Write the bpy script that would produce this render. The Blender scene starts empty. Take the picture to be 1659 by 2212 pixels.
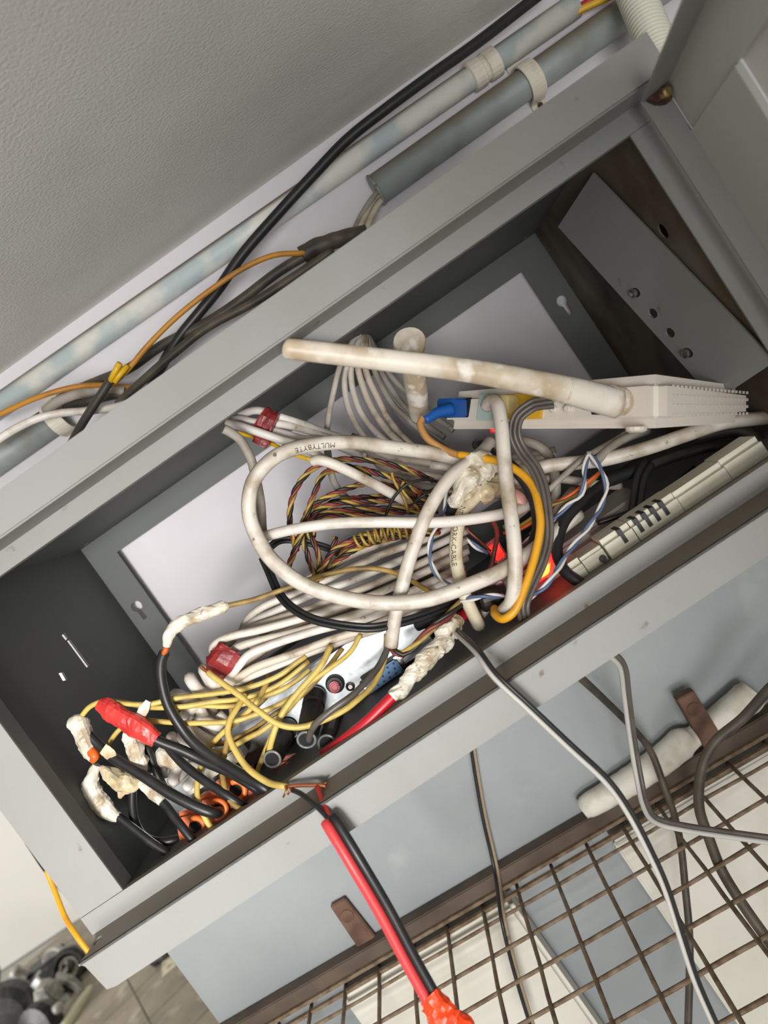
import bpy, bmesh, math, random
from mathutils import Vector, Matrix, noise
random.seed(7)
scene = bpy.context.scene
COL = scene.collection

# ------------------------------------------------------------------ camera
# World: X along the wall to the right, Y into the wall, Z up.  Origin on the plane of
# the cabinet's inner front frame, straight ahead of the camera.  Metres.
F_PX, W_PX, H_PX, CAM_D = 1661.0, 1659.0, 2212.0, 0.41
_ey = Vector((850 - W_PX / 2, 975 - H_PX / 2, F_PX)).normalized()
_a = math.radians(34.5)
_ex = Vector((math.cos(_a), -math.sin(_a), 0.0))
_ex = (_ex - _ey * _ex.dot(_ey)).normalized()
_ez = _ex.cross(_ey)
if _ez.y > 0:
    _ez = -_ez                                    # world up, in camera axes (x right, y down, z forward)
def at(px, py, Y):
    """world point at depth Y (metres) seen at a pixel of the 1659x2212 frame"""
    d = Vector((px - W_PX / 2, py - H_PX / 2, F_PX))
    w = Vector((d.dot(_ex), d.dot(_ey), d.dot(_ez)))
    t = (Y + CAM_D) / w.y
    return Vector((w.x * t, Y, w.z * t))
cam_data = bpy.data.cameras.new('camera')
cam = bpy.data.objects.new('camera', cam_data)
COL.objects.link(cam)
R = Matrix(((_ex.x, -_ex.y, -_ex.z), (_ey.x, -_ey.y, -_ey.z), (_ez.x, -_ez.y, -_ez.z)))
cam.matrix_world = Matrix.Translation((0, -CAM_D, 0)) @ R.to_4x4()
cam_data.sensor_fit = 'VERTICAL'
cam_data.sensor_height = 36.0
cam_data.lens = 36.0 * F_PX / H_PX
cam_data.clip_start = 0.01
cam_data.dof.use_dof = True
cam_data.dof.focus_distance = 0.50
cam_data.dof.aperture_fstop = 9.0
scene.camera = cam

# ------------------------------------------------------------------ light
world = bpy.data.worlds.new('world')
scene.world = world
world.use_nodes = True
bg = world.node_tree.nodes['Background']
bg.inputs[0].default_value = (0.95, 0.98, 1.0, 1)
bg.inputs[1].default_value = 0.20
def area(name, loc, target, sx, sy, power, color):
    l = bpy.data.lights.new(name, 'AREA')
    l.shape = 'RECTANGLE'; l.size = sx; l.size_y = sy; l.energy = power; l.color = color
    o = bpy.data.objects.new(name, l); COL.objects.link(o)
    o.location = loc
    o.rotation_euler = (Vector(target) - Vector(loc)).to_track_quat('-Z', 'Y').to_euler()
    return o
# added fill light behind the camera, low and wide, for cabinet and ceiling
area('front_fill', (-0.1, -2.1, -0.50), (-0.15, 0.1, 0.06), 1.0, 0.5, 30, (1.0, 0.985, 0.97))
# added narrow-spread light behind the camera, aimed to brighten the lower left
lamp_ = area('lower_left_key', (-0.16, -1.15, -0.05), (-0.38, 0.1, -0.15), 0.20, 0.16, 1.85, (1.0, 0.975, 0.94))
lamp_.data.spread = math.radians(52)
# daylight in the space beyond the wall's end
area('back_room_daylight', (-2.9, 1.1, -0.25), (-1.2, 2.6, -0.6), 0.9, 0.9, 34, (1.0, 0.98, 0.95))
vs = scene.view_settings
vs.view_transform = 'Standard'; vs.look = 'None'; vs.gamma = 1.0; vs.use_curve_mapping = False
vs.exposure = -0.18

# ------------------------------------------------------------------ helpers
def lin(c):
    return tuple((v / 12.92 if v <= 0.04045 else ((v + 0.055) / 1.055) ** 2.4) for v in (x / 255 for x in c)) + (1,)
MATS = {}
def mat(name, rgb, rough=0.5, metal=0.0, rgb2=None, scale=40, lo=0.5, hi=0.7, bump=0.0, bscale=300, detail=4,
        emit=None, estr=0.0, spec=0.5, rgb3=None, scale3=150, lo3=0.6, hi3=0.7, dust=None, dust_amt=0.6, aniso=None, dlo=0.15, dhi=0.9):
    m = bpy.data.materials.new(name); m.use_nodes = True
    nt = m.node_tree; N = nt.nodes; L = nt.links
    b = N['Principled BSDF']
    b.inputs['Roughness'].default_value = rough
    b.inputs['Metallic'].default_value = metal
    b.inputs['Specular IOR Level'].default_value = spec
    tc = N.new('ShaderNodeTexCoord')
    def blotch(a, c2, sc, l, h, stretch=None):
        src = tc.outputs['Object']
        if stretch:
            mp = N.new('ShaderNodeMapping'); mp.inputs['Scale'].default_value = stretch
            L.new(src, mp.inputs[0]); src = mp.outputs[0]
        n = N.new('ShaderNodeTexNoise'); n.inputs['Scale'].default_value = sc; n.inputs['Detail'].default_value = detail
        L.new(src, n.inputs['Vector'])
        r = N.new('ShaderNodeMapRange'); r.inputs[1].default_value = l; r.inputs[2].default_value = h
        L.new(n.outputs[0], r.inputs[0])
        x = N.new('ShaderNodeMix'); x.data_type = 'RGBA'
        L.new(r.outputs[0], x.inputs[0])
        if isinstance(a, tuple): x.inputs[6].default_value = a
        else: L.new(a, x.inputs[6])
        x.inputs[7].default_value = c2
        return x.outputs[2]
    col = lin(rgb)
    if rgb2: col = blotch(col, lin(rgb2), scale, lo, hi, aniso)
    if rgb3: col = blotch(col, lin(rgb3), scale3, lo3, hi3)
    if dust:                                       # dust lies on upward faces
        g = N.new('ShaderNodeNewGeometry'); s = N.new('ShaderNodeSeparateXYZ'); L.new(g.outputs['Normal'], s.inputs[0])
        r = N.new('ShaderNodeMapRange'); r.inputs[1].default_value = dlo; r.inputs[2].default_value = dhi
        r.inputs[4].default_value = dust_amt
        L.new(s.outputs['Z'], r.inputs[0])
        x = N.new('ShaderNodeMix'); x.data_type = 'RGBA'; L.new(r.outputs[0], x.inputs[0])
        if isinstance(col, tuple): x.inputs[6].default_value = col
        else: L.new(col, x.inputs[6])
        x.inputs[7].default_value = lin(dust); col = x.outputs[2]
    if isinstance(col, tuple): b.inputs['Base Color'].default_value = col
    else: L.new(col, b.inputs['Base Color'])
    if bump:
        n = N.new('ShaderNodeTexNoise'); n.inputs['Scale'].default_value = bscale; n.inputs['Detail'].default_value = 3
        L.new(tc.outputs['Object'], n.inputs['Vector'])
        bp = N.new('ShaderNodeBump'); bp.inputs['Strength'].default_value = bump; bp.inputs['Distance'].default_value = 0.001
        L.new(n.outputs[0], bp.inputs['Height']); L.new(bp.outputs[0], b.inputs['Normal'])
    if emit:
        b.inputs['Emission Color'].default_value = lin(emit); b.inputs['Emission Strength'].default_value = estr
    MATS[name] = m
    return m

def link(o, parent=None):
    COL.objects.link(o)
    if parent: o.parent = parent
    return o
def finish(name, bm, material, parent=None, smooth=False, origin=True):
    """bmesh in world coordinates -> one mesh object (origin at its middle, or in the parent's frame)"""
    me = bpy.data.meshes.new(name)
    bm.normal_update()
    off = Vector((0, 0, 0))
    if bm.verts and origin:
        xs = [v.co for v in bm.verts]
        off = Vector([(min(c[i] for c in xs) + max(c[i] for c in xs)) / 2 for i in range(3)])
        for v in bm.verts: v.co -= off
    bm.to_mesh(me); bm.free()
    for mm in (material if isinstance(material, (list, tuple)) else [material]):
        me.materials.append(MATS[mm] if isinstance(mm, str) else mm)
    if smooth:
        for p in me.polygons: p.use_smooth = True
    o = bpy.data.objects.new(name, me)
    link(o)
    if parent:
        o.parent = parent
        base = Vector((0, 0, 0)); q = parent
        while q: base += q.location; q = q.parent     # (parents are only ever moved, never turned)
        o.location = off - base
    else:
        o.location = off
    return o
def tag(o, label=None, cat=None, group=None, kind=None):
    if label: o['label'] = label
    if cat: o['category'] = cat
    if group: o['group'] = group
    if kind: o['kind'] = kind
    return o
def thing(name, label, cat, loc, group=None):
    o = bpy.data.objects.new(name, None); link(o); o.location = loc; o.empty_display_size = 0.02
    return tag(o, label, cat, group)
def bm_box(bm, lo, hi, mi=0):
    x0, y0, z0 = lo; x1, y1, z1 = hi
    vs_ = [bm.verts.new(c) for c in ((x0,y0,z0),(x1,y0,z0),(x1,y1,z0),(x0,y1,z0),(x0,y0,z1),(x1,y0,z1),(x1,y1,z1),(x0,y1,z1))]
    for f in ((0,3,2,1),(4,5,6,7),(0,1,5,4),(1,2,6,5),(2,3,7,6),(3,0,4,7)):
        bm.faces.new([vs_[i] for i in f]).material_index = mi
    return vs_
def bm_obox(bm, o, a, b, c, mi=0):
    """box from corner o along three edge vectors"""
    o = Vector(o)
    vs_ = [bm.verts.new(o + a*i + b*j + c*k) for k in (0,1) for j in (0,1) for i in (0,1)]
    for f in ((0,2,3,1),(4,5,7,6),(0,1,5,4),(1,3,7,5),(3,2,6,7),(2,0,4,6)):
        bm.faces.new([vs_[i] for i in f]).material_index = mi
    bmesh.ops.recalc_face_normals(bm, faces=bm.faces[:])
    return vs_
def box(name, lo, hi, m, parent=None, bevel=0.0):
    bm = bmesh.new(); bm_box(bm, lo, hi)
    if bevel: bmesh.ops.bevel(bm, geom=bm.edges[:], offset=bevel, segments=2, affect='EDGES')
    return finish(name, bm, m, parent)
def obox(name, o, a, b, c, m, parent=None, bevel=0.0):
    bm = bmesh.new(); bm_obox(bm, o, a, b, c)
    if bevel: bmesh.ops.bevel(bm, geom=bm.edges[:], offset=bevel, segments=2, affect='EDGES')
    return finish(name, bm, m, parent)
def plate(name, outer, holes, thick, m, parent=None):
    """flat sheet with real holes: outer loop and hole loops of 3D points on a plane, thickened by the vector thick"""
    bm = bmesh.new(); edges = []
    for loop in [outer] + holes:
        v = [bm.verts.new(p) for p in loop]
        edges += [bm.edges.new((v[i], v[(i+1) % len(v)])) for i in range(len(v))]
    bmesh.ops.triangle_fill(bm, use_beauty=True, use_dissolve=False, edges=edges)
    r = bmesh.ops.extrude_face_region(bm, geom=bm.faces[:])
    for e in r['geom']:
        if isinstance(e, bmesh.types.BMVert): e.co += Vector(thick)
    bmesh.ops.recalc_face_normals(bm, faces=bm.faces[:])
    return finish(name, bm, m, parent)
def ring(c, a, b, r, n=10):
    return [Vector(c) + a * (r * math.cos(2*math.pi*i/n)) + b * (r * math.sin(2*math.pi*i/n)) for i in range(n)]

def smooth_path(pts, per=7):
    p = [Vector(q) for q in pts]
    if len(p) == 2:
        return [p[0].lerp(p[1], i / per) for i in range(per + 1)]
    p = [p[0]*2 - p[1]] + p + [p[-1]*2 - p[-2]]
    out = []
    for i in range(1, len(p) - 2):
        a, b, c, d = p[i-1], p[i], p[i+1], p[i+2]
        for k in range(per):
            t = k / per
            out.append(0.5 * ((2*b) + (c-a)*t + (2*a-5*b+4*c-d)*t*t + (3*b-a-3*c+d)*t**3))
    out.append(p[-2])
    return out
def frames(path):
    n = len(path); T = []
    for i in range(n):
        t = (path[min(i+1, n-1)] - path[max(i-1, 0)])
        T.append(t.normalized() if t.length > 1e-9 else Vector((1,0,0)))
    ref = Vector((0, 1, 0)) if abs(T[0].y) < 0.9 else Vector((1, 0, 0))
    N = [(ref - T[0]*ref.dot(T[0])).normalized()]
    for i in range(1, n):
        v = N[-1] - T[i]*N[-1].dot(T[i])
        N.append(v.normalized() if v.length > 1e-6 else N[-1])
    return T, N, [T[i].cross(N[i]) for i in range(n)]
def bm_tube(bm, path, rad, sides=10, mi=0, flat=1.0, cap=True, smooth=True):
    """rad: number or function of (i, angle) -> radius"""
    T, N, B = frames(path)
    rings = []
    for i, c in enumerate(path):
        rr = []
        for k in range(sides):
            a = 2*math.pi*k/sides
            r = rad(i, a) if callable(rad) else rad
            rr.append(bm.verts.new(c + N[i]*(math.cos(a)*r*flat) + B[i]*(math.sin(a)*r)))
        rings.append(rr)
    for i in range(len(rings)-1):
        for k in range(sides):
            f = bm.faces.new((rings[i][k], rings[i][(k+1) % sides], rings[i+1][(k+1) % sides], rings[i+1][k]))
            f.material_index = mi; f.smooth = smooth
    if cap:
        f = bm.faces.new(rings[0][::-1]); f.material_index = mi
        f = bm.faces.new(rings[-1]); f.material_index = mi
def pts3(pts):
    return [at(x, y, Y / 1000.0) for x, y, Y in pts]
def cable(name, label, pts, r, m, cat='cable', group=None, parent=None, sides=10, per=7):
    """single round cable; pts = (pixel x, pixel y, depth in mm), r in mm"""
    bm = bmesh.new()
    bm_tube(bm, smooth_path(pts3(pts), per), r / 1000.0, sides)
    o = finish(name, bm, m, parent)
    return tag(o, label, cat, group)
def twin(name, label, pts, r, mats, cat='cable', group=None, parent=None, gap=0.92, twist=0.0, n=2, per=7, phase=0.0):
    """n cores side by side (twist=0) or twisted round each other (twist = turns per metre)"""
    bm = bmesh.new()
    path = smooth_path(pts3(pts), per if not twist else max(per, 12))
    if twist:                                       # resample finely so the helix is round
        L = 0; S = [0]
        for i in range(1, len(path)): L += (path[i]-path[i-1]).length; S.append(L)
        m_ = max(12, int(L * twist * 9))
        new = []; j = 0
        for k in range(m_ + 1):
            s = L * k / m_
            while j < len(S) - 2 and S[j+1] < s: j += 1
            t = (s - S[j]) / max(1e-9, S[j+1]-S[j]); new.append(path[j].lerp(path[j+1], min(1, t)))
        path = new
    T, N, B = frames(path)
    acc = 0
    off = [0.0]
    for i in range(1, len(path)):
        acc += (path[i]-path[i-1]).length; off.append(acc)
    rr = r / 1000.0
    rad_c = rr * gap if n == 2 else rr * gap / math.sin(math.pi / n)
    for k in range(n):
        sub = []
        for i, c in enumerate(path):
            if twist:
                a = 2*math.pi*(k/n + off[i]*twist) + phase
                sub.append(c + (N[i]*math.cos(a) + B[i]*math.sin(a)) * rad_c)
            else:
                # lie side by side across the line of sight
                view = (c - Vector((0, -CAM_D, 0))).normalized()
                side = T[i].cross(view).normalized()
                sub.append(c + side * (rr * gap) * (2*k - n + 1))
        bm_tube(bm, sub, rr, 6 if twist else 8, mi=k % len(mats))
    o = finish(name, bm, mats, parent)
    return tag(o, label, cat, group)
def lump(name, label, pts, radii, m, parent=None, cat=None, amp=0.16, ridge=0.0, seed=0, sides=16, per=8, flat=1.0, pitch=0.02, crumple=None):
    """tape wrapped in a lumpy sleeve: radii in mm, one per point"""
    taped = isinstance(m, str) and m.startswith('tape')
    if crumple is None: crumple = 0.11 if taped else 0.0
    path = smooth_path(pts3(pts), per)
    n = len(path)
    def rad(i, a):
        t = i / max(1, n-1) * (len(radii)-1)
        k = min(int(t), len(radii)-2); f = t - k
        r = (radii[k]*(1-f) + radii[k+1]*f) / 1000.0
        p = path[i] * 160 + Vector((math.cos(a), math.sin(a), seed*3.1)) * 0.9
        r *= 1 + amp * noise.noise(p) * 1.6
        if crumple: r *= 1 + crumple * noise.noise(p * 3.3 + Vector((7, 1, 3)))
        if ridge:
            ph = ((i / n) * (path[0]-path[-1]).length / pitch + a / (2*math.pi)) % 1.0
            r *= 1 + ridge * (0.5 - ph)
        return r
    bm = bmesh.new(); bm_tube(bm, path, rad, sides, flat=flat, smooth=not taped)
    o = finish(name, bm, m, parent)
    return tag(o, label, cat)
def cyl(name, p0, p1, r, m, parent=None, sides=16, r1=None, bevel=0):
    bm = bmesh.new()
    p0 = Vector(p0); p1 = Vector(p1); r1 = r if r1 is None else r1
    bm_tube(bm, [p0, p1], lambda i, a: r if i == 0 else r1, sides)
    return finish(name, bm, m, parent)
def rings_on(name, c, axis, R0, r0, m, parent=None, seg=20, sides=8, arc=1.0):
    """torus round an axis"""
    axis = Vector(axis).normalized()
    ref = Vector((0,0,1)) if abs(axis.z) < 0.9 else Vector((1,0,0))
    a = axis.cross(ref).normalized(); b = axis.cross(a)
    bm = bmesh.new()
    n = int(seg*arc)
    path = [Vector(c) + a*(R0*math.cos(2*math.pi*arc*i/n)) + b*(R0*math.sin(2*math.pi*arc*i/n)) for i in range(n+1)]
    bm_tube(bm, path, r0, sides)
    return finish(name, bm, m, parent)
def lathe(name, base, axis, prof, m, parent=None, sides=20):
    """profile [(distance along axis, radius)] turned round an axis"""
    axis = Vector(axis).normalized(); base = Vector(base)
    bm = bmesh.new()
    path = [base + axis*d for d, r in prof]
    ref = Vector((0,0,1)) if abs(axis.z) < 0.9 else Vector((1,0,0))
    a = axis.cross(ref).normalized(); b = axis.cross(a)
    rings_ = [[bm.verts.new(path[i] + (a*math.cos(2*math.pi*k/sides) + b*math.sin(2*math.pi*k/sides))*prof[i][1]) for k in range(sides)] for i in range(len(prof))]
    for i in range(len(prof)-1):
        for k in range(sides):
            bm.faces.new((rings_[i][k], rings_[i][(k+1)%sides], rings_[i+1][(k+1)%sides], rings_[i+1][k]))
    bm.faces.new(rings_[0][::-1]); bm.faces.new(rings_[-1])
    bmesh.ops.recalc_face_normals(bm, faces=bm.faces[:])
    return finish(name, bm, m, parent)
def lettering(text, pts, s0, size, r, m, parent, up=1, per=7, th=0.0):
    """printed letters wrapped on a cable, starting s0 mm along its path; size and r in mm"""
    cu = bpy.data.curves.new('t', 'FONT'); cu.body = text; cu.size = size / 1000.0; cu.resolution_u = 2
    to = bpy.data.objects.new('t', cu); COL.objects.link(to)
    dg = bpy.context.evaluated_depsgraph_get(); dg.update()
    me = bpy.data.meshes.new_from_object(to.evaluated_get(dg))
    bpy.data.objects.remove(to)
    path = smooth_path(pts3(pts), per); S = [0]
    for i in range(1, len(path)): S.append(S[-1] + (path[i]-path[i-1]).length)
    if s0 < 0: s0 = S[-s0 * per] * 1000.0          # negative: start at that control point
    rr = r / 1000.0
    bm = bmesh.new(); bm.from_mesh(me); bpy.data.meshes.remove(me)
    bmesh.ops.triangulate(bm, faces=bm.faces[:])
    for v in bm.verts:
        s = s0 / 1000.0 + v.co.x * up
        s = max(0, min(S[-1]*0.999, s))
        j = 0
        while j < len(S)-2 and S[j+1] < s: j += 1
        c = path[j].lerp(path[j+1], (s-S[j]) / max(1e-9, S[j+1]-S[j]))
        t = (path[j+1]-path[j]).normalized()
        n = (Vector((0,-CAM_D,0)) - c); n = (n - t*n.dot(t)).normalized()
        b = t.cross(n)
        a = (v.co.y - size*0.00035) * up / rr + th
        v.co = c + (n*math.cos(a) - b*math.sin(a)) * (rr*1.025)
    return finish('lettering', bm, m, parent)

# ------------------------------------------------------------------ materials
mat('grey_paint', (143, 144, 142), 0.55, rgb2=(136, 134, 129), scale=9, lo=0.45, hi=0.75, bump=0.10, bscale=900, rgb3=(110, 98, 84), scale3=70, lo3=0.70, hi3=0.76, dust=(112, 98, 80), dust_amt=0.75)
mat('grey_paint_shaded', (96, 99, 98), 0.6, bump=0.08, bscale=900)  # the cabinet's grey again, darkened for the shade inside
mat('ceiling_paint', (224, 222, 216), 0.75, rgb2=(216, 214, 208), scale=14, lo=0.4, hi=0.7, bump=0.55, bscale=420)
mat('wall_paint', (218, 214, 219), 0.7, rgb2=(211, 207, 211), scale=8, lo=0.4, hi=0.7, bump=0.15, bscale=250)
mat('dado_paint', (152, 157, 158), 0.5, rgb2=(136, 142, 144), scale=7, lo=0.40, hi=0.72, bump=0.2, bscale=220, rgb3=(168, 172, 172), scale3=16, lo3=0.62, hi3=0.8)
mat('far_plaster', (226, 224, 218), 0.85, bump=0.5, bscale=120)
mat('tile_grey', (150, 140, 122), 0.5, rgb2=(126, 118, 104), scale=6, lo=0.4, hi=0.65, rgb3=(176, 168, 152), scale3=14, lo3=0.55, hi3=0.7)
mat('grout', (188, 184, 174), 0.8)
mat('conduit_grey', (152, 161, 160), 0.5, rgb2=(134, 136, 130), scale=30, lo=0.45, hi=0.7, dust=(112, 98, 80), dust_amt=0.9, dlo=-0.05, dhi=0.7)
mat('conduit_painted', (184, 196, 197), 0.5, rgb2=(222, 220, 212), scale=20, lo=0.44, hi=0.56, dust=(104, 88, 64), dust_amt=0.95, dlo=0.35, dhi=0.75)
mat('saddle_white', (222, 216, 200), 0.5, rgb2=(196, 186, 166), scale=60, lo=0.5, hi=0.75)
mat('corrugated_white', (226, 224, 208), 0.5)
# ------------------------------------------------------------------ the setting
def struct(name, bm, m, parent=None, label=None):
    o = finish(name, bm, m, parent)
    if not parent: o['kind'] = 'structure'
    if label: o['label'] = label
    return o
Y_WALL, Z_CEIL, X_END, Z_FLOOR = 0.255, 0.246, -0.4255, -0.95
bm = bmesh.new(); bm_box(bm, (-3.2, -2.6, Z_CEIL), (2.2, 3.4, Z_CEIL + 0.1))
struct('ceiling', bm, 'ceiling_paint')
bm = bmesh.new(); bm_box(bm, (X_END, Y_WALL, Z_FLOOR - 0.6), (2.2, Y_WALL + 0.14, Z_CEIL))
struct('wall_back', bm, 'wall_paint')
# the grey painted lower part of the same wall
bm = bmesh.new(); bm_box(bm, (X_END, Y_WALL - 0.003, Z_FLOOR - 0.6), (2.2, Y_WALL + 0.004, -0.155))
struct('wall_lower', bm, 'dado_paint')
# beyond the wall's free end: the far wall and the tiled floor
YF = 2.95
bm = bmesh.new(); bm_box(bm, (-3.2, YF, Z_FLOOR), (2.2, YF + 0.1, Z_CEIL))
struct('wall_far', bm, 'far_plaster')
bm = bmesh.new(); bm_box(bm, (-3.2, -2.6, Z_FLOOR - 0.06), (2.2, YF, Z_FLOOR - 0.008))
floor = struct('floor', bm, 'grout')
ang = math.radians(33); ca, sa = math.cos(ang), math.sin(ang)
tile_me = None
for i in range(-9, 10):
    for j in range(-9, 10):
        c = Vector((-1.25, 2.0, Z_FLOOR)) + Vector((ca*i - sa*j, sa*i + ca*j, 0)) * 0.26
        if not (-3.1 < c.x < 0.1 and 0.75 < c.y < YF - 0.14): continue
        if tile_me is None:
            bm = bmesh.new(); s = 0.1275
            bm_box(bm, (-s, -s, -0.01), (s, s, 0.0))
            t = finish('floor_tile', bm, 'tile_grey', None); tile_me = t.data
        else:
            t = bpy.data.objects.new('floor_tile', tile_me); link(t)
        t.parent = floor; t.location = c - floor.location + Vector((0, 0, -0.005)); t.rotation_euler = (0, 0, ang)

# ------------------------------------------------------------------ the wall cabinet
XL, XR = -0.263, 0.1915             # front opening
ZT, ZB = 0.065, -0.1165
SXL, SXR, SZT, SZB, YB = -0.268, 0.197, 0.082, -0.1195, 0.24
cab = thing('wall_cabinet', 'open grey sheet-metal wall cabinet stuffed with cables', 'cabinet', (-0.035, 0.12, SZB - 0.03))
th = 0.0014
def rail(name, sgn, z_in, z_mid, z_led, z_out, x0, x1):
    bm = bmesh.new()
    def b(y0, y1, za, zb): bm_box(bm, (x0, y0, min(za, zb)), (x1, y1, max(za, zb)))
    b(0, th, z_in, z_mid)                      # recessed inner strip
    b(th, 0.006, z_in, z_in + sgn*th)          # its return lip
    b(-0.028 + th, 0, z_mid, z_mid + sgn*th)   # step
    b(-0.028, -0.028 + th, z_led, z_out)       # proud outer flange
    return finish(name, bm, 'grey_paint', cab)
rail('top_rail', 1, ZT, 0.0758, 0.0768, 0.0958, -0.36, 0.2105)
# bottom rail: the left end is cut with a curved corner, so its flange is a shaped sheet
bm = bmesh.new()
xb0 = -0.2925
bm_box(bm, (xb0, 0, -0.128), (0.2105, th, ZB)); bm_box(bm, (xb0, th, ZB - th), (0.2105, 0.006, ZB))
finish('bottom_rail', bm, 'grey_paint', cab)
o_ = []
for k in range(9):
    t = k / 8
    o_.append(Vector((xb0 + 0.002 + 0.004*math.sin(t*3.14) + 0.002*t, -0.028*t, -0.128)))
led = [Vector((0.24, -0.028, -0.128)), Vector((0.24, 0, -0.128))]
hc = at(212, 2036, -0.013); hc.z = -0.128
hole = [hc + Vector((math.cos(a)*0.0026, math.sin(a)*0.0042, 0)) for a in [2*math.pi*i/12 for i in range(12)]]
plate('bottom_step', o_ + led, [hole], (0, 0, -th), 'grey_paint', cab)
fl = [Vector((xb0 + 0.004, -0.028, -0.128)), Vector((xb0 + 0.0065, -0.028, -0.131)), Vector((xb0 + 0.0085, -0.028, -0.1478)), Vector((xb0 + 0.014, -0.028, -0.149)), Vector((0.24, -0.028, -0.1475)), Vector((0.24, -0.028, -0.128))]
plate('bottom_flange', fl, [], (0, th, 0), 'grey_paint', cab)
# side frames
box('side_rail', (-0.2925, 0.0002, ZB + 0.0003), (XL, 0.0016, ZT + 0.02), 'grey_paint', cab)
box('side_rail', (XR, 0.0002, ZB), (0.2112, 0.0016, 0.0648), 'grey_paint', cab)
box('side_lip', (-0.2925, 0.0016, ZB), (-0.2911, 0.012, ZT + 0.02), 'grey_paint', cab)
box('side_lip', (XL - th, 0.0016, ZB), (XL, 0.014, ZT + 0.01), 'grey_paint_shaded', cab)
# shell
P_ = Vector
def slot(px0, px1, w, X):
    """slot hole on the left side plate between two pixels"""
    def on(px, py):
        d0 = at(px, py, 0.0); d1 = at(px, py, 0.2)
        t = (X - d0.x) / (d1.x - d0.x); return d0.lerp(d1, t)
    a, b = on(*px0), on(*px1)
    d = (b - a).normalized(); n = Vector((0, -d.z, d.y)) * w
    return [a + n, b + n, b - n, a - n]
sl = [slot((148, 1383), (190, 1440), 0.0024, SXL), slot((136, 1370), (145, 1381), 0.0026, SXL), slot((131, 1452), (141, 1470), 0.003, SXL)]
plate('side_panel', [P_((SXL, 0.004, SZB)), P_((SXL, YB, SZB)), P_((SXL, YB, SZT)), P_((SXL, 0.004, SZT))], sl, (-0.0012, 0, 0), 'grey_paint_shaded', cab)
mat('dirty_side', (108, 96, 78), 0.7, rgb2=(70, 54, 42), scale=14, lo=0.4, hi=0.65, rgb3=(136, 132, 120), scale3=9, lo3=0.5, hi3=0.75)
def on_x(px, py, X):
    d0 = at(px, py, 0.0); d1 = at(px, py, 0.2)
    return d0.lerp(d1, (X - d0.x) / (d1.x - d0.x))
plate('side_panel', [P_((SXR, 0.002, SZB)), P_((SXR, YB, SZB)), P_((SXR, YB, SZT)), P_((SXR, 0.002, SZT))], [ring(on_x(px, py, SXR), P_((0,1,0)), P_((0,0,1)), 0.005, 10) for px, py in ((1432, 500), (1487, 592))], (0.0012, 0, 0), 'dirty_side', cab)
box('hole_backing', (SXR + 0.006, 0.002, SZB), (SXR + 0.0072, YB, SZT), 'dirty_side', cab)  # unseen sheet added behind the side panel so its holes look dark
plate('top_panel', [P_((SXL, 0.0015, SZT)), P_((SXR, 0.0015, SZT)), P_((SXR, YB, SZT)), P_((SXL, YB, SZT))], [ring((-0.258, 0.231, SZT), P_((1,0,0)), P_((0,1,0)), 0.0022, 8), ring((0.186, 0.231, SZT), P_((1,0,0)), P_((0,1,0)), 0.0022, 8)], (0, 0, 0.0012), 'grey_paint_shaded', cab)
plate('bottom_panel', [P_((SXL, 0.0015, SZB)), P_((SXR, 0.0015, SZB)), P_((SXR, YB, SZB)), P_((SXL, YB, SZB))], [], (0, 0, -0.0012), 'grey_paint_shaded', cab)
def keyhole(x, z):
    r, w, l = 0.0048, 0.0018, 0.013
    pts = []
    for i in range(13):
        a = math.radians(-90 + 24 + i * (312 / 12))
        pts.append(P_((x + r*math.cos(a), YB, z + r*math.sin(a))))
    return pts + [P_((x - w, YB, z - l)), P_((x + w, YB, z - l))]
bo = [P_((-0.2438, YB, 0.0628)), P_((0.1712, YB, 0.0622)), P_((0.1712, YB, -0.085)), P_((-0.2438, YB, -0.085))]
plate('back_panel', [P_((SXL, YB, SZB)), P_((SXR, YB, SZB)), P_((SXR, YB, SZT)), P_((SXL, YB, SZT))], [bo, keyhole(-0.2572, 0.0152), keyhole(0.1854, 0.0234)], (0, 0.0014, 0), 'grey_paint_shaded', cab)
for x in (-0.255, 0.183):               # spacers that hold the cabinet off the wall
    box('spacer', (x - 0.006, YB + 0.0014, -0.10), (x + 0.006, Y_WALL, -0.088), 'grey_paint_shaded', cab)

# ------------------------------------------------------------------ the open door on the right
mat('door_paint', (196, 198, 194), 0.55, bump=0.08, bscale=900)
mat('door_pane', (236, 234, 232), 0.35, rgb2=(200, 197, 194), scale=20, lo=0.4, hi=0.7)
mat('rust', (104, 66, 50), 0.85, rgb2=(66, 44, 36), scale=120, lo=0.4, hi=0.62, bump=0.4, bscale=700)
mat('brass', (190, 168, 118), 0.35, 0.9)
mat('rust_flat', (112, 84, 68), 0.8, rgb2=(84, 58, 46), scale=50, lo=0.4, hi=0.65, bump=0.3, bscale=400)
mat('rust_mesh', (138, 120, 98), 0.75, rgb2=(104, 84, 64), scale=120, lo=0.4, hi=0.65, bump=0.3, bscale=900)
mat('frame_brown', (98, 84, 72), 0.7, rgb2=(74, 60, 50), scale=25, lo=0.4, hi=0.7, bump=0.2, bscale=300)
hx, hy = 0.2035, -0.0295
dd = P_((-0.0215, -0.094, 0)).normalized()            # direction of the door from its hinge
dn = P_((dd.y, -dd.x, 0))                             # towards the inside (left)
if dn.x > 0: dn = -dn
door = thing('cabinet_door', 'grey metal cabinet door swung open on the right with pale pane', 'door', (hx, hy, -0.14))
H0 = P_((hx, hy, 0))
Zd1, Zd0 = 0.0705, -0.14
obox('top_frame', H0 + P_((0,0,0.0462)) , dd*0.42, -dn*0.002, P_((0,0,Zd1-0.0462)), 'door_paint', door)
obox('bottom_frame', H0 + P_((0,0,Zd0)) , dd*0.42, -dn*0.002, P_((0,0,0.025)), 'door_paint', door)
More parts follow.
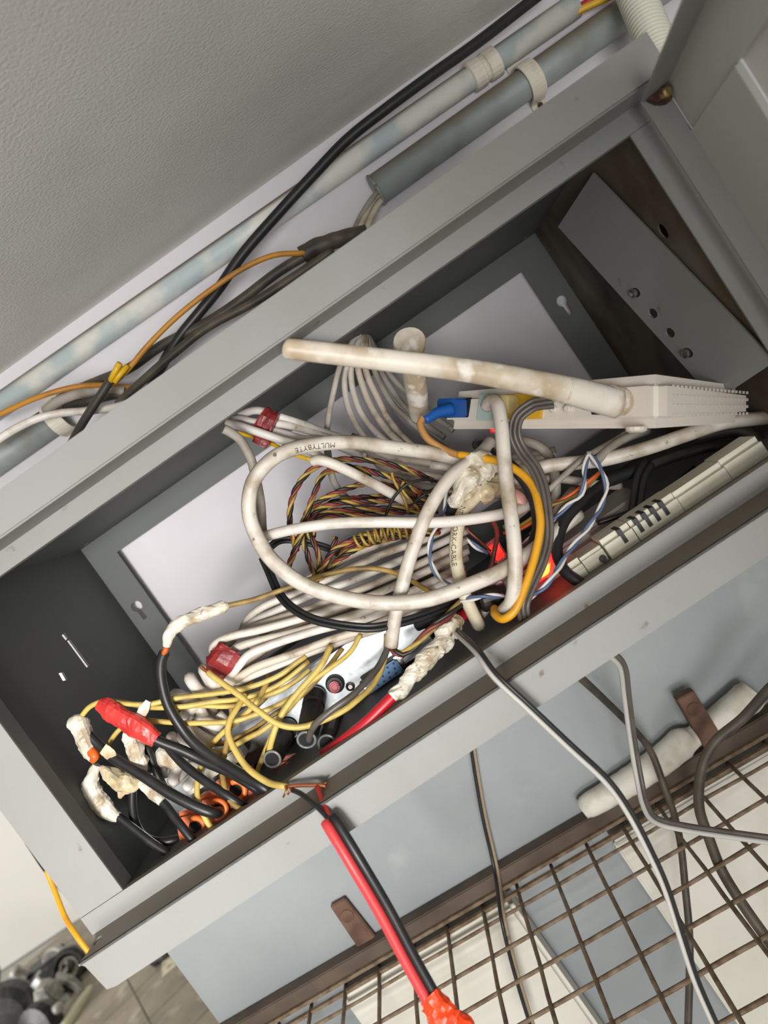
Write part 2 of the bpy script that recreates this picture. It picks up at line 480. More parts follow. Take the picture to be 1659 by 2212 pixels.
obox('hinge_stile', H0 + P_((0,0,Zd0+0.025)) + dn*0.0012, dd*0.087, -dn*0.0028, P_((0,0,0.0455-Zd0-0.025)), 'door_paint', door)
obox('outer_stile', H0 + P_((0,0,Zd0+0.025)) + dd*0.37, dd*0.05, -dn*0.002, P_((0,0,0.046-Zd0-0.025)), 'door_paint', door)
obox('pane', H0 + P_((0,0,Zd0+0.026)) + dd*0.087 - dn*0.0022, dd*0.283, -dn*0.002, P_((0,0,0.0475-Zd0-0.026)), 'door_pane', door)
obox('top_lip', H0 + P_((0,0,Zd1-0.0014)), dd*0.42, dn*0.0125, P_((0,0,0.0014)), 'grey_paint', door)
box('hinge_flange', (0.1905, -0.0292, Zd0), (hx, -0.0278, 0.0702), 'grey_paint', door)
bc = at(1414, 205, -0.030)
bolt = lathe('bolt', bc, (0, -1, 0), [(0, 0.0050), (0.0035, 0.0050), (0.0045, 0.0040)], 'rust', door, sides=6)
lathe('bolt_tip', bc + P_((0.001, -0.004, -0.0022)), (0.1, -1, -0.3), [(0, 0.0024), (0.005, 0.0024), (0.0056, 0.0016)], 'brass', bolt, sides=12)
lathe('washer', bc + P_((0.0035, 0.0008, 0.0)), (0, -1, 0), [(0, 0.0068), (0.0012, 0.0066)], 'rust', bolt, sides=14)

# loose angle bracket standing inside on the right
mat('bracket_edge', (112, 92, 70), 0.7, rgb2=(80, 62, 46), scale=30, lo=0.4, hi=0.7, rgb3=(136, 130, 118), scale3=14, lo3=0.5, hi3=0.75)
mat('dark_hole', (22, 21, 20), 0.8)
mat('steel', (190, 190, 186), 0.3, 1.0)
brk = thing('angle_bracket', 'loose drilled grey angle bracket leaning inside the right of the cabinet', 'bracket', at(1560, 800, 0.10))
A0, A1 = at(1205, 490, 0.12), on_x(1281, 374, SXR - 0.003)
B1 = on_x(1665, 772, SXR - 0.003); B0 = A0 + (B1 - A1)
hl = []
e1 = (A1 - A0).normalized(); e2 = (B1 - A1).normalized(); e3 = e1.cross(e2).normalized()
def on_plane(px, py, o, n):
    d0 = at(px, py, 0.0); d1 = at(px, py, 0.2)
    t = (o - d0).dot(n) / (d1 - d0).dot(n); return d0.lerp(d1, t)
hc_ = [on_plane(px, py, A0, e3) for px, py in ((1373, 632), (1410, 677), (1447, 719), (1486, 762))]
B1 = A1 + e2 * (B1 - A1).length * 1.02; B0 = A0 + (B1 - A1)
if e3.y < 0: e3 = -e3
plate('face_flange', [A0, A1, B1, B0], [ring(c, e1, e2, 0.0036, 10) for c in hc_], e3*0.0014, 'grey_paint', brk)
for c in (hc_[0], hc_[3]):
    lathe('screw', c + e3*0.003, -e3, [(0, 0.0026), (0.006, 0.0026), (0.0065, 0.001)], 'steel', brk, sides=10)

# ------------------------------------------------------------------ conduits and cables on the wall above
def pipe(name, label, p0, p1, r, m, cat='pipe'):
    o = cyl(name, p0, p1, r, m, None, 20)
    for p in o.data.polygons: p.use_smooth = len(p.vertices) == 4
    return tag(o, label, cat)
Rz = 0.0125
zp = 0.180                                               # thick conduit: axis height and depth
def on_wall(px, py, Y): return at(px, py, Y)
a = on_wall(812, 411, Y_WALL - Rz); b = on_wall(1700, -210, Y_WALL - Rz); b.z = a.z
tp = pipe('conduit_pipe', 'thick grey conduit with cables spilling from its open end', a, b, Rz, 'conduit_grey')
rings_on('pipe_rim', a, b - a, Rz, 0.0012, 'conduit_grey', tp)
def saddle(name, label, c, r, w, m='saddle_white'):
    root = thing(name, label, 'clamp', c)
    bm = bmesh.new(); path = []
    for i in range(15):
        t = math.pi * i / 14
        path.append((c.y - (r+0.0012)*math.sin(t) + 0.0, c.z + (r+0.0012)*math.cos(t)))
    path = [(Y_WALL - 0.001, c.z + r + 0.009), (Y_WALL - 0.001, c.z + r + 0.002)] + path + [(Y_WALL - 0.001, c.z - r - 0.002), (Y_WALL - 0.001, c.z - r - 0.010)]
    prev = None
    for i, (y, z) in enumerate(path):
        i0 = max(0, i-1); i1 = min(len(path)-1, i+1)
        t = Vector((0, path[i1][0]-path[i0][0], path[i1][1]-path[i0][1])).normalized(); n = Vector((0, -t.z, t.y))
        ring_ = [bm.verts.new(Vector((c.x + s*w/2, y, z)) + n*k*0.0016) for s, k in ((-1,0),(1,0),(1,-1),(-1,-1))]
        if prev:
            for q in range(4): bm.faces.new((prev[q], prev[(q+1)%4], ring_[(q+1)%4], ring_[q]))
        else: bm.faces.new(ring_)
        prev = ring_
    bm.faces.new(prev[::-1]); bmesh.ops.recalc_face_normals(bm, faces=bm.faces[:])
    finish('strap', bm, m, root)
    lathe('nail', Vector((c.x, Y_WALL - 0.003, c.z - r - 0.006)), (0,-1,0), [(0, 0.0022), (0.0018, 0.0022), (0.003, 0.001)], 'rust', root, 8)
    return root
def on_axis(a, b, x): return a.lerp(b, (x - a.x) / (b.x - a.x))
saddle('saddle_clamp', 'white plastic saddle clamp over the thick grey conduit above the cabinet', on_axis(a, b, at(1158, 170, Y_WALL - 2*Rz).x), Rz, 0.013)
# lower left length of thick conduit
al = on_wall(-160, 1100, Y_WALL - Rz); bl = on_wall(118, 906, Y_WALL - Rz)
tl = pipe('conduit_pipe', 'short end of grey conduit at the left edge behind the cabinet', al, bl, Rz, 'conduit_grey')
rings_on('pipe_rim', bl, bl - al, Rz, 0.0014, 'conduit_grey', tl)
saddle('saddle_clamp', 'white saddle clamp on the conduit at the left edge', on_axis(al, bl, at(130, 925, Y_WALL - 2*Rz).x), Rz, 0.013)
# thin conduit up under the ceiling
r2 = 0.0098
a2 = on_wall(-60, 917, Y_WALL - r2); b2 = on_wall(1243, 12, Y_WALL - r2)
t2 = pipe('conduit_pipe', 'thin paint-splashed conduit running just under the ceiling', a2, b2, r2, 'conduit_painted')
c2 = on_axis(a2, b2, at(1050, 143, Y_WALL - 2*r2).x); d2 = (b2 - a2).normalized()
lathe('coupling', c2 - d2*0.013, d2, [(0, r2+0.0004), (0.001, r2+0.0022), (0.011, r2+0.0022), (0.012, r2+0.0008), (0.015, r2+0.0008), (0.016, r2+0.0024), (0.026, r2+0.0024), (0.027, r2+0.0004)], 'saddle_white', t2)
mat('wire_red', (176, 40, 34), 0.45)
mat('wire_yellow', (226, 178, 36), 0.45)
mat('wire_ochre', (190, 132, 44), 0.5, rgb2=(156, 104, 38), scale=40, lo=0.45, hi=0.7)
mat('black_cable', (40, 38, 36), 0.55, rgb2=(62, 57, 50), scale=60, lo=0.45, hi=0.7, dust=(104, 94, 78), dust_amt=0.45)
cable('core_wire', 'dark red wire leaving the thin conduit at the top', [(1240, 22, 246), (1268, 6, 243), (1300, -20, 240)], 3.0, 'wire_red', 'wire')
cable('core_wire', 'bright yellow wire leaving the thin conduit at the top', [(1238, 30, 242), (1272, 13, 239), (1320, -8, 236)], 2.6, 'wire_yellow', 'wire')
# corrugated hose
hose_a, hose_b = at(1352, -60, 0.215), at(1432, 130, 0.18)
prof = []
n = 26; Lh = (hose_b - hose_a).length
for i in range(n * 4):
    prof.append((Lh * i / (n*4), 0.0125 + 0.0014 * math.sin(i * math.pi / 2)))
hs = lathe('corrugated_hose', hose_a, hose_b - hose_a, prof, 'corrugated_white', None, 24)
tag(hs, 'white corrugated hose behind the top right corner of the cabinet', 'hose')
for p in hs.data.polygons: p.use_smooth = True
# ------------------------------------------------------------------ devices inside the cabinet
mat('router_white', (226, 218, 208), 0.42, rgb2=(204, 192, 176), scale=18, lo=0.5, hi=0.8, dust=(168, 146, 116), dust_amt=0.30)
mat('antenna_white', (230, 222, 208), 0.40, rgb2=(188, 168, 140), scale=26, lo=0.44, hi=0.60, rgb3=(236, 230, 220), scale3=60, lo3=0.55, hi3=0.65)
mat('port_blue', (24, 84, 160), 0.4)
mat('port_yellow', (214, 168, 44), 0.4)
mat('port_teal', (176, 196, 192), 0.4)
mat('port_dark', (36, 36, 36), 0.5)
mat('clear_plug', (196, 178, 126), 0.15, spec=0.8)
mat('ivory', (214, 210, 192), 0.45, rgb2=(198, 192, 172), scale=30, lo=0.5, hi=0.8)
mat('dvr_metal', (186, 190, 192), 0.36, 1.0, rgb2=(150, 155, 158), scale=60, lo=0.4, hi=0.65, bump=0.05, bscale=500)
mat('dvr_black', (34, 34, 36), 0.5)
mat('vga_blue', (92, 132, 178), 0.45)
mat('rca_pink', (214, 120, 128), 0.4)
mat('plug_black', (34, 30, 28), 0.42, rgb2=(52, 44, 38), scale=60, lo=0.45, hi=0.7)
mat('clear_ring', (120, 124, 120), 0.2)
mat('orange_plastic', (206, 92, 30), 0.35, rgb2=(160, 62, 22), scale=60, lo=0.45, hi=0.7)
mat('orange_bright', (238, 122, 50), 0.35)
mat('led_red', (255, 40, 30), 0.4, emit=(255, 24, 14), estr=2.4)
mat('led_core', (255, 150, 60), 0.4, emit=(255, 140, 40), estr=4.0)
mat('led_glow_housing', (120, 16, 14), 0.35, emit=(255, 10, 6), estr=0.12)  # faint glow of its own stands for the red light spilling round
mat('pink_lit_plastic', (224, 200, 204), 0.4)  # pale plastic with the pink of the red light put into its colour

def hexa(name, pts8, m, parent, bevel=0.0, seg=3):
    """box from 8 corners: bottom 4 (in turn), top 4"""
    bm = bmesh.new(); v = [bm.verts.new(p) for p in pts8]
    for f in ((0,3,2,1),(4,5,6,7),(0,1,5,4),(1,2,6,5),(2,3,7,6),(3,0,4,7)): bm.faces.new([v[i] for i in f])
    bmesh.ops.recalc_face_normals(bm, faces=bm.faces[:])
    if bevel: bmesh.ops.bevel(bm, geom=bm.edges[:], offset=bevel, segments=seg, affect='EDGES')
    return finish(name, bm, m, parent)
# --- router
rb = [at(1425, 926, 0.0), at(945, 928, 0.10), None, at(1625, 912, 0.05)]
rt = [at(1425, 804, 0.0), at(958, 846, 0.10), None, at(1625, 832, 0.05)]
rb[2] = rb[1] + (rb[3] - rb[0]) * 1.25; rt[2] = rt[1] + (rt[3] - rt[0]) * 1.25
router = thing('wifi_router', 'dusty white wifi router with two antennas wedged among the cables', 'router', rb[0])
hexa('body', rb + rt, 'router_white', router, 0.0065, 5)
def on_rear(f, h, out=0.0):      # f along the port face from near corner, h up
    p = rb[0].lerp(rb[1], f).lerp(rt[0].lerp(rt[1], f), h)
    return p + rn * out
rl = (rb[1] - rb[0]).normalized(); ru = (rt[0] - rb[0]).normalized()
rn = rl.cross(ru).normalized()
if rn.y > 0: rn = -rn
rs = (rb[3] - rb[0]).normalized()
sn = rs.cross(ru).normalized()
if sn.y > 0: sn = -sn
def f_of(px):                    # fraction along the port face for a pixel column
    lo, hi = 0.0, 1.0
    for _ in range(40):
        mid = (lo + hi) / 2
        # project
        p = on_rear(mid, 0.4) - Vector((0, -CAM_D, 0))
        c = Vector((p.x*_ex[i] + p.y*_ey[i] + p.z*_ez[i] for i in range(3)))
        x = c.x / c.z * F_PX + W_PX/2
        if x > px: lo = mid
        else: hi = mid
    return lo
def port(name, px0, px1, h0, h1, m, out=0.0015, parent=None):
    f0, f1 = f_of(px0), f_of(px1)
    a, b, c = on_rear(f0, h0, -0.001), on_rear(f1, h0, -0.001), on_rear(f0, h1, -0.001)
    return obox(name, a, b - a, c - a, rn * (out + 0.001), m, parent or router, 0.0004)
pb = port('dsl_port', 961, 1013, 0.30, 0.80, 'port_dark', 0.0008)
port('lan_port', 1034, 1066, 0.22, 0.86, 'port_teal', 0.002)
yp = port('lan_port_block', 1078, 1172, 0.22, 0.80, 'port_yellow', 0.003)
port('port_slot', 1132, 1164, 0.30, 0.52, 'port_dark', 0.0004, yp)
for px_ in (1198, 1228):
    p = on_rear(f_of(px_), 0.42); lathe('button', p - rn*0.001, rn, [(0, 0.0022), (0.003, 0.0022), (0.0036, 0.0016)], 'router_white', router, 12)
port('power_slot', 1278, 1308, 0.28, 0.42, 'port_dark', 0.0006)
for k in range(4):                # vent ribs on the side, each a row of little louvres
    bm = bmesh.new()
    for q in range(20):
        f = 0.12 + 0.80 * q / 19
        h = 0.20 + 0.18 * k
        p = rb[0].lerp(rb[3], f).lerp(rt[0].lerp(rt[3], f), h) + sn*0.0002
        bm_obox(bm, p, rs*0.0018, ru*0.0016, sn*0.0004)
    finish('vent_row', bm, 'router_white', router)
foot = on_rear(f_of(1375), 0.0); lathe('foot', foot + ru*0.001, -ru, [(0, 0.006), (0.002, 0.0055), (0.003, 0.004)], 'router_white', router, 14)
# antenna lying across the front
def antenna(label, pts, radii, flat, base):
    path = smooth_path(pts3(pts), 10); n = len(path)
    def rad(i, a):
        t = i / (n-1) * (len(radii)-1); k = min(int(t), len(radii)-2); f = t - k
        return (radii[k]*(1-f) + radii[k+1]*f) / 1000
    bm = bmesh.new(); bm_tube(bm, path, rad, 18, flat=flat)
    o = finish('antenna', bm, 'antenna_white', router); o['label'] = label
    return o
a1 = antenna('long white antenna paddle swung across the cabinet', [(1335, 872, 10), (1262, 852, 4), (1180, 832, -2), (1020, 802, -8), (850, 780, -14), (640, 755, -20), (626, 753, -20)], [8.2, 7.8, 6.8, 6.2, 5.7, 5.3, 4.6], 0.85, None)
for px_, py_ in ((1222, 843), (1206, 839)):
    p = at(px_, py_, 0.001); rings_on('hinge_ring', p, at(1180, 832, -0.002) - at(1262, 852, 0.004), 0.0069, 0.0005, 'antenna_white', a1)
lathe('knuckle', at(1342, 868, 0.016), at(1290, 857, 0.004) - at(1342, 868, 0.016), [(-0.006, 0.0068), (-0.001, 0.0082), (0.006, 0.0082), (0.010, 0.0078)], 'antenna_white', a1)
a2_ = antenna('short foreshortened antenna pointing out of the cabinet', [(906, 900, 95), (902, 860, 78), (894, 800, 55), (885, 745, 38)], [6.0, 6.8, 7.4, 8.0], 1.0, None)
cap = lathe('antenna_cap', at(886, 748, 0.039), at(885, 738, 0.030) - at(894, 800, 0.055), [(-0.004, 0.0078), (0, 0.0090), (0.004, 0.0096), (0.0058, 0.0090)], 'antenna_white', a2_)
# plugs in the router
bp = thing('network_plug', 'blue network plug with tan cable in the router', 'plug', on_rear(f_of(985), 0.55))
obox('plug_body', on_rear(f_of(1012), 0.30), rl*0.016, ru*0.012, rn*0.012, 'port_blue', bp, 0.001)
lump('strain_relief', None, [(975, 884, 70), (945, 892, 66), (918, 908, 62)], [4.2, 3.4, 2.6], 'port_blue', bp, amp=0.02)
cp = thing('network_plug', 'clear yellowed network plug beside the yellow ports', 'plug', on_rear(f_of(1105), 0.5))
obox('plug_body', on_rear(f_of(1092), 0.34, 0.003), rl*-0.012, ru*0.011, rn*0.012, 'clear_plug', cp, 0.0008)
obox('latch', on_rear(f_of(1088), 0.55, 0.014), rl*-0.009, ru*0.003, rn*0.004, 'clear_plug', cp, 0.0006)

# --- recorder box lying on the bottom
DX0, DX1, DY0, DY1, DZ0, DZ1 = -0.255, -0.046, 0.072, 0.200, SZB + 0.003, -0.083
dvr = thing('video_recorder', 'silver-backed video recorder lying on the cabinet bottom under the cables', 'recorder', ((DX0+DX1)/2, (DY0+DY1)/2, SZB))
box('case', (DX0, DY0 + 0.001, DZ0), (DX1, DY1, DZ1), 'dvr_black', dvr, 0.002)
rearp = box('rear_plate', (DX0 + 0.001, DY0 - 0.0005, DZ0 + 0.0005), (DX1 - 0.001, DY0 + 0.002, DZ1 - 0.001), 'dvr_metal', dvr, 0.0004)
box('top_flap', (DX0 + 0.001, DY0 - 0.004, DZ1 - 0.001), (DX1 - 0.06, DY0 + 0.004, DZ1 + 0.0005), 'dvr_metal', dvr, 0.0004)
for x in (-0.245, -0.06): lathe('rubber_foot', (x, DY0 + 0.015, DZ0), (0, 0, -1), [(0, 0.006), (0.0030, 0.0055)], 'dvr_black', dvr, 12)
yd = DY0 - 0.0005
vc = at(827, 1455, yd)
vga = thing_p = obox('vga_port', vc + P_((-0.0155, 0, -0.0065)), P_((0.031, 0, 0)), P_((0, -0.004, 0)), P_((0, 0, 0.013)), 'dvr_black', dvr, 0.0025)
obox('vga_insert', vc + P_((-0.0130, -0.0045, -0.0048)), P_((0.0260, 0, 0)), P_((0, -0.002, 0)), P_((0, 0, 0.0096)), 'vga_blue', vga, 0.0012)
bm = bmesh.new()
for r_ in range(3):
    for k in range(5):
        bm_tube(bm, [vc + P_((-0.0100 + 0.0045*k + 0.0012*r_, -0.0063, -0.0030 + 0.0030*r_)), vc + P_((-0.0100 + 0.0045*k + 0.0012*r_, -0.0068, -0.0030 + 0.0030*r_))], 0.0007, 8)
finish('pin_holes', bm, mat('pin_hole', (20, 50, 92), 0.6), vga)
for px_, py_ in ((860, 1424), (795, 1488)):
    lathe('hex_post', at(px_, py_, yd), (0, -1, 0), [(0, 0.0036), (0.003, 0.0036), (0.0032, 0.0018)], 'steel', dvr, 6)
lathe('panel_screw', at(757, 1482, yd), (0, -1, 0), [(0, 0.0030), (0.0012, 0.0030), (0.0022, 0.0014)], 'steel', dvr, 12)
for px_, py_, col in ((724, 1476, 'rca_pink'), (764, 1518, 'rust')):
    c = at(px_, py_, yd)
    rc = lathe('audio_jack', c, (0, -1, 0), [(0, 0.0062), (0.0015, 0.0062), (0.002, 0.0050), (0.004, 0.0050)], 'dvr_black', dvr, 20)
    rings_on('jack_ring', c + P_((-0.0002, -0.007, -0.0008)), (0, 1, 0), 0.0026, 0.0009, col, rc)
    lathe('jack_barrel', c + P_((0, -0.003, 0)), (0, -1, 0), [(0, 0.0033), (0.004, 0.0033)], col, rc, 16)
# black plugs sticking out of the recorder
def plug(label, p0, p1, r, ringr=None):
    a, b = at(*p0), at(*p1); ax = (b - a).normalized(); L = (b - a).length
    t = thing('barrel_plug', label, 'plug', a)
    lathe('shell', a, ax, [(0, r*0.9), (L*0.06, r*1.02), (L*0.28, r*1.02), (L*0.30, r*0.92), (L*0.36, r*0.92), (L*0.38, r), (L*0.8, r*0.95), (L*0.97, r*0.82), (L, r*0.78)], 'plug_black', t, 24)
    if ringr: rings_on('end_ring', b, ax, ringr, 0.0008, 'clear_ring', t)
    lathe('bore', b - ax*0.001, ax, [(0, (ringr or r*0.6)*0.86), (0.0012, (ringr or r*0.6)*0.86)], 'dark_hole', t, 18)
    return t
plug('black barrel plug with grey wire below the pink audio jack', (682, 1500, 0.070), (662, 1598, 0.022), 0.0070, 0.0052)
plug('black barrel plug that the thick yellow cable enters', (622, 1570, 0.070), (588, 1640, 0.024), 0.0066, 0.0048)
plug('black barrel plug just behind the end of the red cable', (725, 1550, 0.070), (706, 1606, 0.030), 0.0068, 0.0050)
plug('dark barrel plug lowest behind the rail, near the orange plugs', (672, 1640, 0.066), (650, 1672, 0.026), 0.0060, 0.0044)

# orange screw-terminal plugs at the recorder's left end
def orange(label, px_, py_, Y, turn):
    c = at(px_, py_, Y); t = thing('orange_connector', label, 'connector', c)
    ax = Vector((0.15, -0.95, 0.2)).normalized()
    a = Vector((1, 0, -0.35)).normalized(); b = ax.cross(a).normalized()
    obox('shell', c - a*0.013 - b*0.010 + ax*-0.018, a*0.026, b*0.020, ax*0.017, 'orange_plastic', t, 0.003)
    rings_on('collar', c + ax*0.003, ax, 0.0052, 0.0017, 'orange_bright', t, arc=0.75)
    lathe('socket', c + ax*0.0005, ax, [(0, 0.0046), (0.0012, 0.0044)], 'dark_hole', t, 16)
    return t
orange('orange plastic connector nearest the copper splice', 512, 1706, 0.028, 0)
orange('orange plastic connector that the thick black cable enters', 472, 1748, 0.026, 0)
orange('orange plastic connector at the left end, half behind the rail', 425, 1785, 0.030, 0)
orange('dark orange connector deep between the two barrel plugs', 632, 1668, 0.045, 0)

# --- white multi-socket strip behind the bottom rail on the right
ST_Y = 0.020
def sx(px_): return at(px_, 1930 - 0.64 * px_ * 0 - (px_ - 1215) * 0.647 - 670, ST_Y + 0.004).x
strip = thing('socket_strip', 'long ivory plastic socket strip lying behind the bottom rail', 'socket strip', (0.11, ST_Y + 0.012, SZB))
def seg(name, p0, p1, z, y0=0.0, bev=0.0035):
    bm = bmesh.new(); bm_box(bm, (sx(p0), ST_Y + y0, SZB), (sx(p1), ST_Y + 0.026, SZB + z))
    es = [e for e in bm.edges if abs(e.verts[0].co.x - e.verts[1].co.x) > 1e-6 and max(v.co.z for v in e.verts) > SZB + z*0.5]
    bmesh.ops.bevel(bm, geom=es, offset=bev, segments=4, affect='EDGES')
    return finish(name, bm, 'ivory', strip)
seg('end_cap', 1572, 1652, 0.0125); seg('cover', 1470, 1571, 0.0118)
g1 = seg('grille', 1374, 1469, 0.0122); g2 = seg('block', 1313, 1372, 0.0122)
seg('switch_block', 1266, 1310, 0.0095, 0.004, 0.002); seg('end_block', 1228, 1264, 0.0105, 0.003)
for g_, p0 in ((g1, 1437), (g1, 1418), (g1, 1400), (g1, 1382), (g2, 1347)):
    box('slot', (sx(p0), ST_Y - 0.0003, SZB + 0.0035), (sx(p0 + 8), ST_Y + 0.012, SZB + 0.01235), 'port_dark', g_)
lathe('hole', at(1302, 1207, ST_Y + 0.003), (0, -1, 0.3), [(0, 0.0022), (0.0015, 0.0020)], 'port_dark', strip, 10)

# --- second strip deeper inside with its glowing red rocker switch
s2 = thing('socket_strip', 'grey-white socket strip deep inside with a glowing red rocker switch', 'socket strip', at(1240, 1240, 0.07))
obox('body', at(1085, 1340, 0.050), at(1420, 1110, 0.060) - at(1085, 1340, 0.050), P_((0.0, 0.03, 0.004)), P_((0, 0.004, 0.016)), mat('strip_grey', (150, 144, 138), 0.5), s2, 0.002)
rk = obox('rocker_switch', at(1160, 1262, 0.040), at(1194, 1240, 0.040) - at(1160, 1262, 0.040), P_((0, 0.008, 0)), at(1166, 1212, 0.040) - at(1160, 1262, 0.040), 'led_red', s2, 0.001)
obox('lit_face', at(1168, 1252, 0.0392), at(1188, 1239, 0.0392) - at(1168, 1252, 0.0392), P_((0, 0.004, 0)), at(1170, 1226, 0.0392) - at(1168, 1252, 0.0392), 'led_core', rk, 0.0008)
obox('switch_frame', at(1146, 1292, 0.044), at(1182, 1268, 0.044) - at(1146, 1292, 0.044), P_((0, 0.006, 0)), at(1148, 1270, 0.044) - at(1146, 1292, 0.044), 'led_glow_housing', s2, 0.0008)
def led(label, px_, py_, Y, w, h, m='led_red'):
    c = at(px_, py_, Y); t = thing('indicator_light', label, 'light', c)
    u_ = (at(px_ + w, py_ - w*0.7, Y) - c); v_ = (at(px_ + h*0.6, py_ + h, Y) - c)
    obox('lens', c - u_*0.5 - v_*0.5, u_, v_, P_((0, 0.004, 0)), m, t, 0.0008)
    obox('holder', c - u_*0.7 - v_*0.7 + P_((0, 0.003, 0)), u_*1.4, v_*1.4, P_((0, 0.006, 0)), 'led_glow_housing', t, 0.001)
    return t
led('red glowing light behind the middle of the upright white cable', 1074, 1192, 0.060, 18, 30)
led('red glowing light just under the router, left of the upright cable', 1070, 925, 0.085, 14, 10)
led('red glowing light under the router, right of the upright cable', 1106, 946, 0.085, 16, 12)
for lab, px_, py_, Y, w, h in (('pale plug body in pink light behind the upright white cable', 1080, 1272, 0.050, 26, 24), ('small pale plug in pink light beside the black adapter', 1038, 1312, 0.050, 16, 20)):
    c = at(px_, py_, Y); u_ = at(px_ + w, py_ - w*0.5, Y) - c; v_ = at(px_ + h*0.5, py_ + h, Y) - c
    t = thing('plug_body', lab, 'plug', c)
    obox('shell', c - u_*0.5 - v_*0.5, u_, v_, P_((0, 0.012, 0)), 'pink_lit_plastic', t, 0.0012)
    lathe('neck', c + P_((0, 0.002, 0)), (0, 1, 0), [(0, 0.003), (0.018, 0.0022)], 'pink_lit_plastic', t, 10)
ad = thing('adapter_plug', 'black round adapter plug behind the blue and white pair', 'plug', at(1060, 1295, 0.05))
lathe('shell', at(1036, 1300, 0.046), at(1092, 1282, 0.046) - at(1036, 1300, 0.046), [(0, 0.006), (0.002, 0.0072), (0.012, 0.0072), (0.013, 0.0062), (0.017, 0.0062)], 'plug_black', ad)
lathe('strain_relief', at(1036, 1300, 0.046), at(1010, 1312, 0.05) - at(1036, 1300, 0.046), [(0, 0.005), (0.010, 0.003)], 'plug_black', ad)
# ------------------------------------------------------------------ cable materials
mat('white_cable', (216, 209, 198), 0.45, rgb2=(158, 142, 120), scale=48, lo=0.47, hi=0.68, rgb3=(112, 95, 76), scale3=210, lo3=0.66, hi3=0.76, dust=(150, 132, 110), dust_amt=0.45)
mat('white_cable_clean', (224, 218, 211), 0.45, rgb2=(186, 174, 158), scale=60, lo=0.5, hi=0.72, rgb3=(130, 114, 96), scale3=220, lo3=0.68, hi3=0.76, dust=(168, 150, 128), dust_amt=0.4)
mat('white_cable_dirty', (206, 194, 178), 0.5, rgb2=(128, 108, 88), scale=70, lo=0.50, hi=0.68, dust=(150, 130, 108), dust_amt=0.35)
mat('grey_cable', (166, 160, 150), 0.5, rgb2=(120, 110, 98), scale=50, lo=0.45, hi=0.7, dust=(128, 112, 92), dust_amt=0.35)
mat('ivory_cable', (212, 202, 176), 0.45, rgb2=(176, 158, 126), scale=80, lo=0.5, hi=0.72)
mat('yellow_cable', (206, 182, 100), 0.45, rgb2=(160, 132, 68), scale=60, lo=0.48, hi=0.7, dust=(168, 138, 78), dust_amt=0.3)
mat('yellow_cable_dirty', (166, 136, 72), 0.5, rgb2=(112, 90, 54), scale=60, lo=0.45, hi=0.65)
mat('amber_cable', (222, 160, 30), 0.42, rgb2=(196, 132, 24), scale=40, lo=0.5, hi=0.7)
mat('tan_cable', (186, 136, 78), 0.45, rgb2=(160, 112, 60), scale=60, lo=0.45, hi=0.7)
mat('black_pvc', (33, 33, 35), 0.40, rgb2=(44, 43, 42), scale=70, lo=0.5, hi=0.7)
mat('grey_rubber', (92, 86, 80), 0.4, rgb2=(70, 64, 58), scale=70, lo=0.45, hi=0.7)
mat('core_red', (132, 50, 40), 0.45, rgb2=(84, 38, 32), scale=60, lo=0.4, hi=0.65)
mat('core_black', (34, 30, 27), 0.45)
mat('core_yellow', (174, 146, 66), 0.45, rgb2=(116, 92, 46), scale=60, lo=0.4, hi=0.65)
mat('core_blue', (84, 104, 138), 0.45)
mat('core_white', (214, 210, 204), 0.45)
mat('core_orange', (214, 96, 34), 0.4)
mat('red_sheath', (196, 32, 48), 0.35)
mat('tape_white', (222, 216, 200), 0.35, rgb2=(166, 148, 120), scale=60, lo=0.50, hi=0.66, rgb3=(96, 76, 56), scale3=170, lo3=0.64, hi3=0.72, bump=0.4, bscale=260)
mat('tape_cream', (204, 190, 156), 0.4, rgb2=(150, 128, 94), scale=60, lo=0.5, hi=0.7, bump=0.4, bscale=260)
mat('tape_red', (206, 60, 56), 0.35, rgb2=(178, 44, 42), scale=60, lo=0.5, hi=0.7, bump=0.3, bscale=240)
mat('tape_darkred', (142, 42, 42), 0.4, rgb2=(108, 32, 34), scale=90, lo=0.45, hi=0.7, bump=0.3, bscale=300)
mat('copper', (180, 112, 78), 0.4, 0.7)
mat('dull_tan', (150, 134, 110), 0.5)
mat('white_dull', (190, 188, 182), 0.5)
mat('ink', (52, 46, 42), 0.6)
mat('tape_orange', (232, 70, 24), 0.35, rgb2=(214, 54, 18), scale=60, lo=0.5, hi=0.7, bump=0.4, bscale=300)
TRI = ['core_red', 'core_black', 'core_yellow']

# ------------------------------------------------------------------ the thick white cables
loopP = [(1720, 895, 62), (1659, 902, 60), (1560, 914, 56), (1477, 941, 54), (1394, 969, 54), (1297, 994, 56), (1197, 1004, 60), (1121, 1018, 64), (1019, 1000, 60), (940, 980, 55), (850, 967, 48), (780, 957, 42), (721, 956, 37), (661, 963, 32), (607, 980, 28), (571, 1007, 25), (547, 1041, 23), (538, 1080, 22), (540, 1118, 21), (553, 1155, 20), (573, 1192, 18), (604, 1226, 16), (648, 1258, 15), (706, 1282, 14), (770, 1297, 12), (842, 1303, 10), (912, 1297, 9), (960, 1284, 10), (1021, 1261, 12), (1081, 1234, 16), (1142, 1196, 26), (1200, 1150, 40), (1250, 1110, 52)]
lp = cable('network_cable', 'thick white network cable making the big front loop', loopP, 4.3, 'white_cable')
lettering('MULTYBYTE', loopP, -12, 4.4, 4.3, 'ink', lp, up=1, th=0.35)
up_c = [(1052, 876, 44), (1060, 866, 36), (1074, 873, 30), (1083, 920, 24), (1090, 1000, 19), (1100, 1085, 14), (1110, 1165, 9), (1113, 1238, 7), (1106, 1296, 10), (1090, 1318, 20), (1080, 1325, 32)]
uc = cable('network_cable', 'thick white upright cable hanging from the router', up_c, 4.1, 'white_cable')
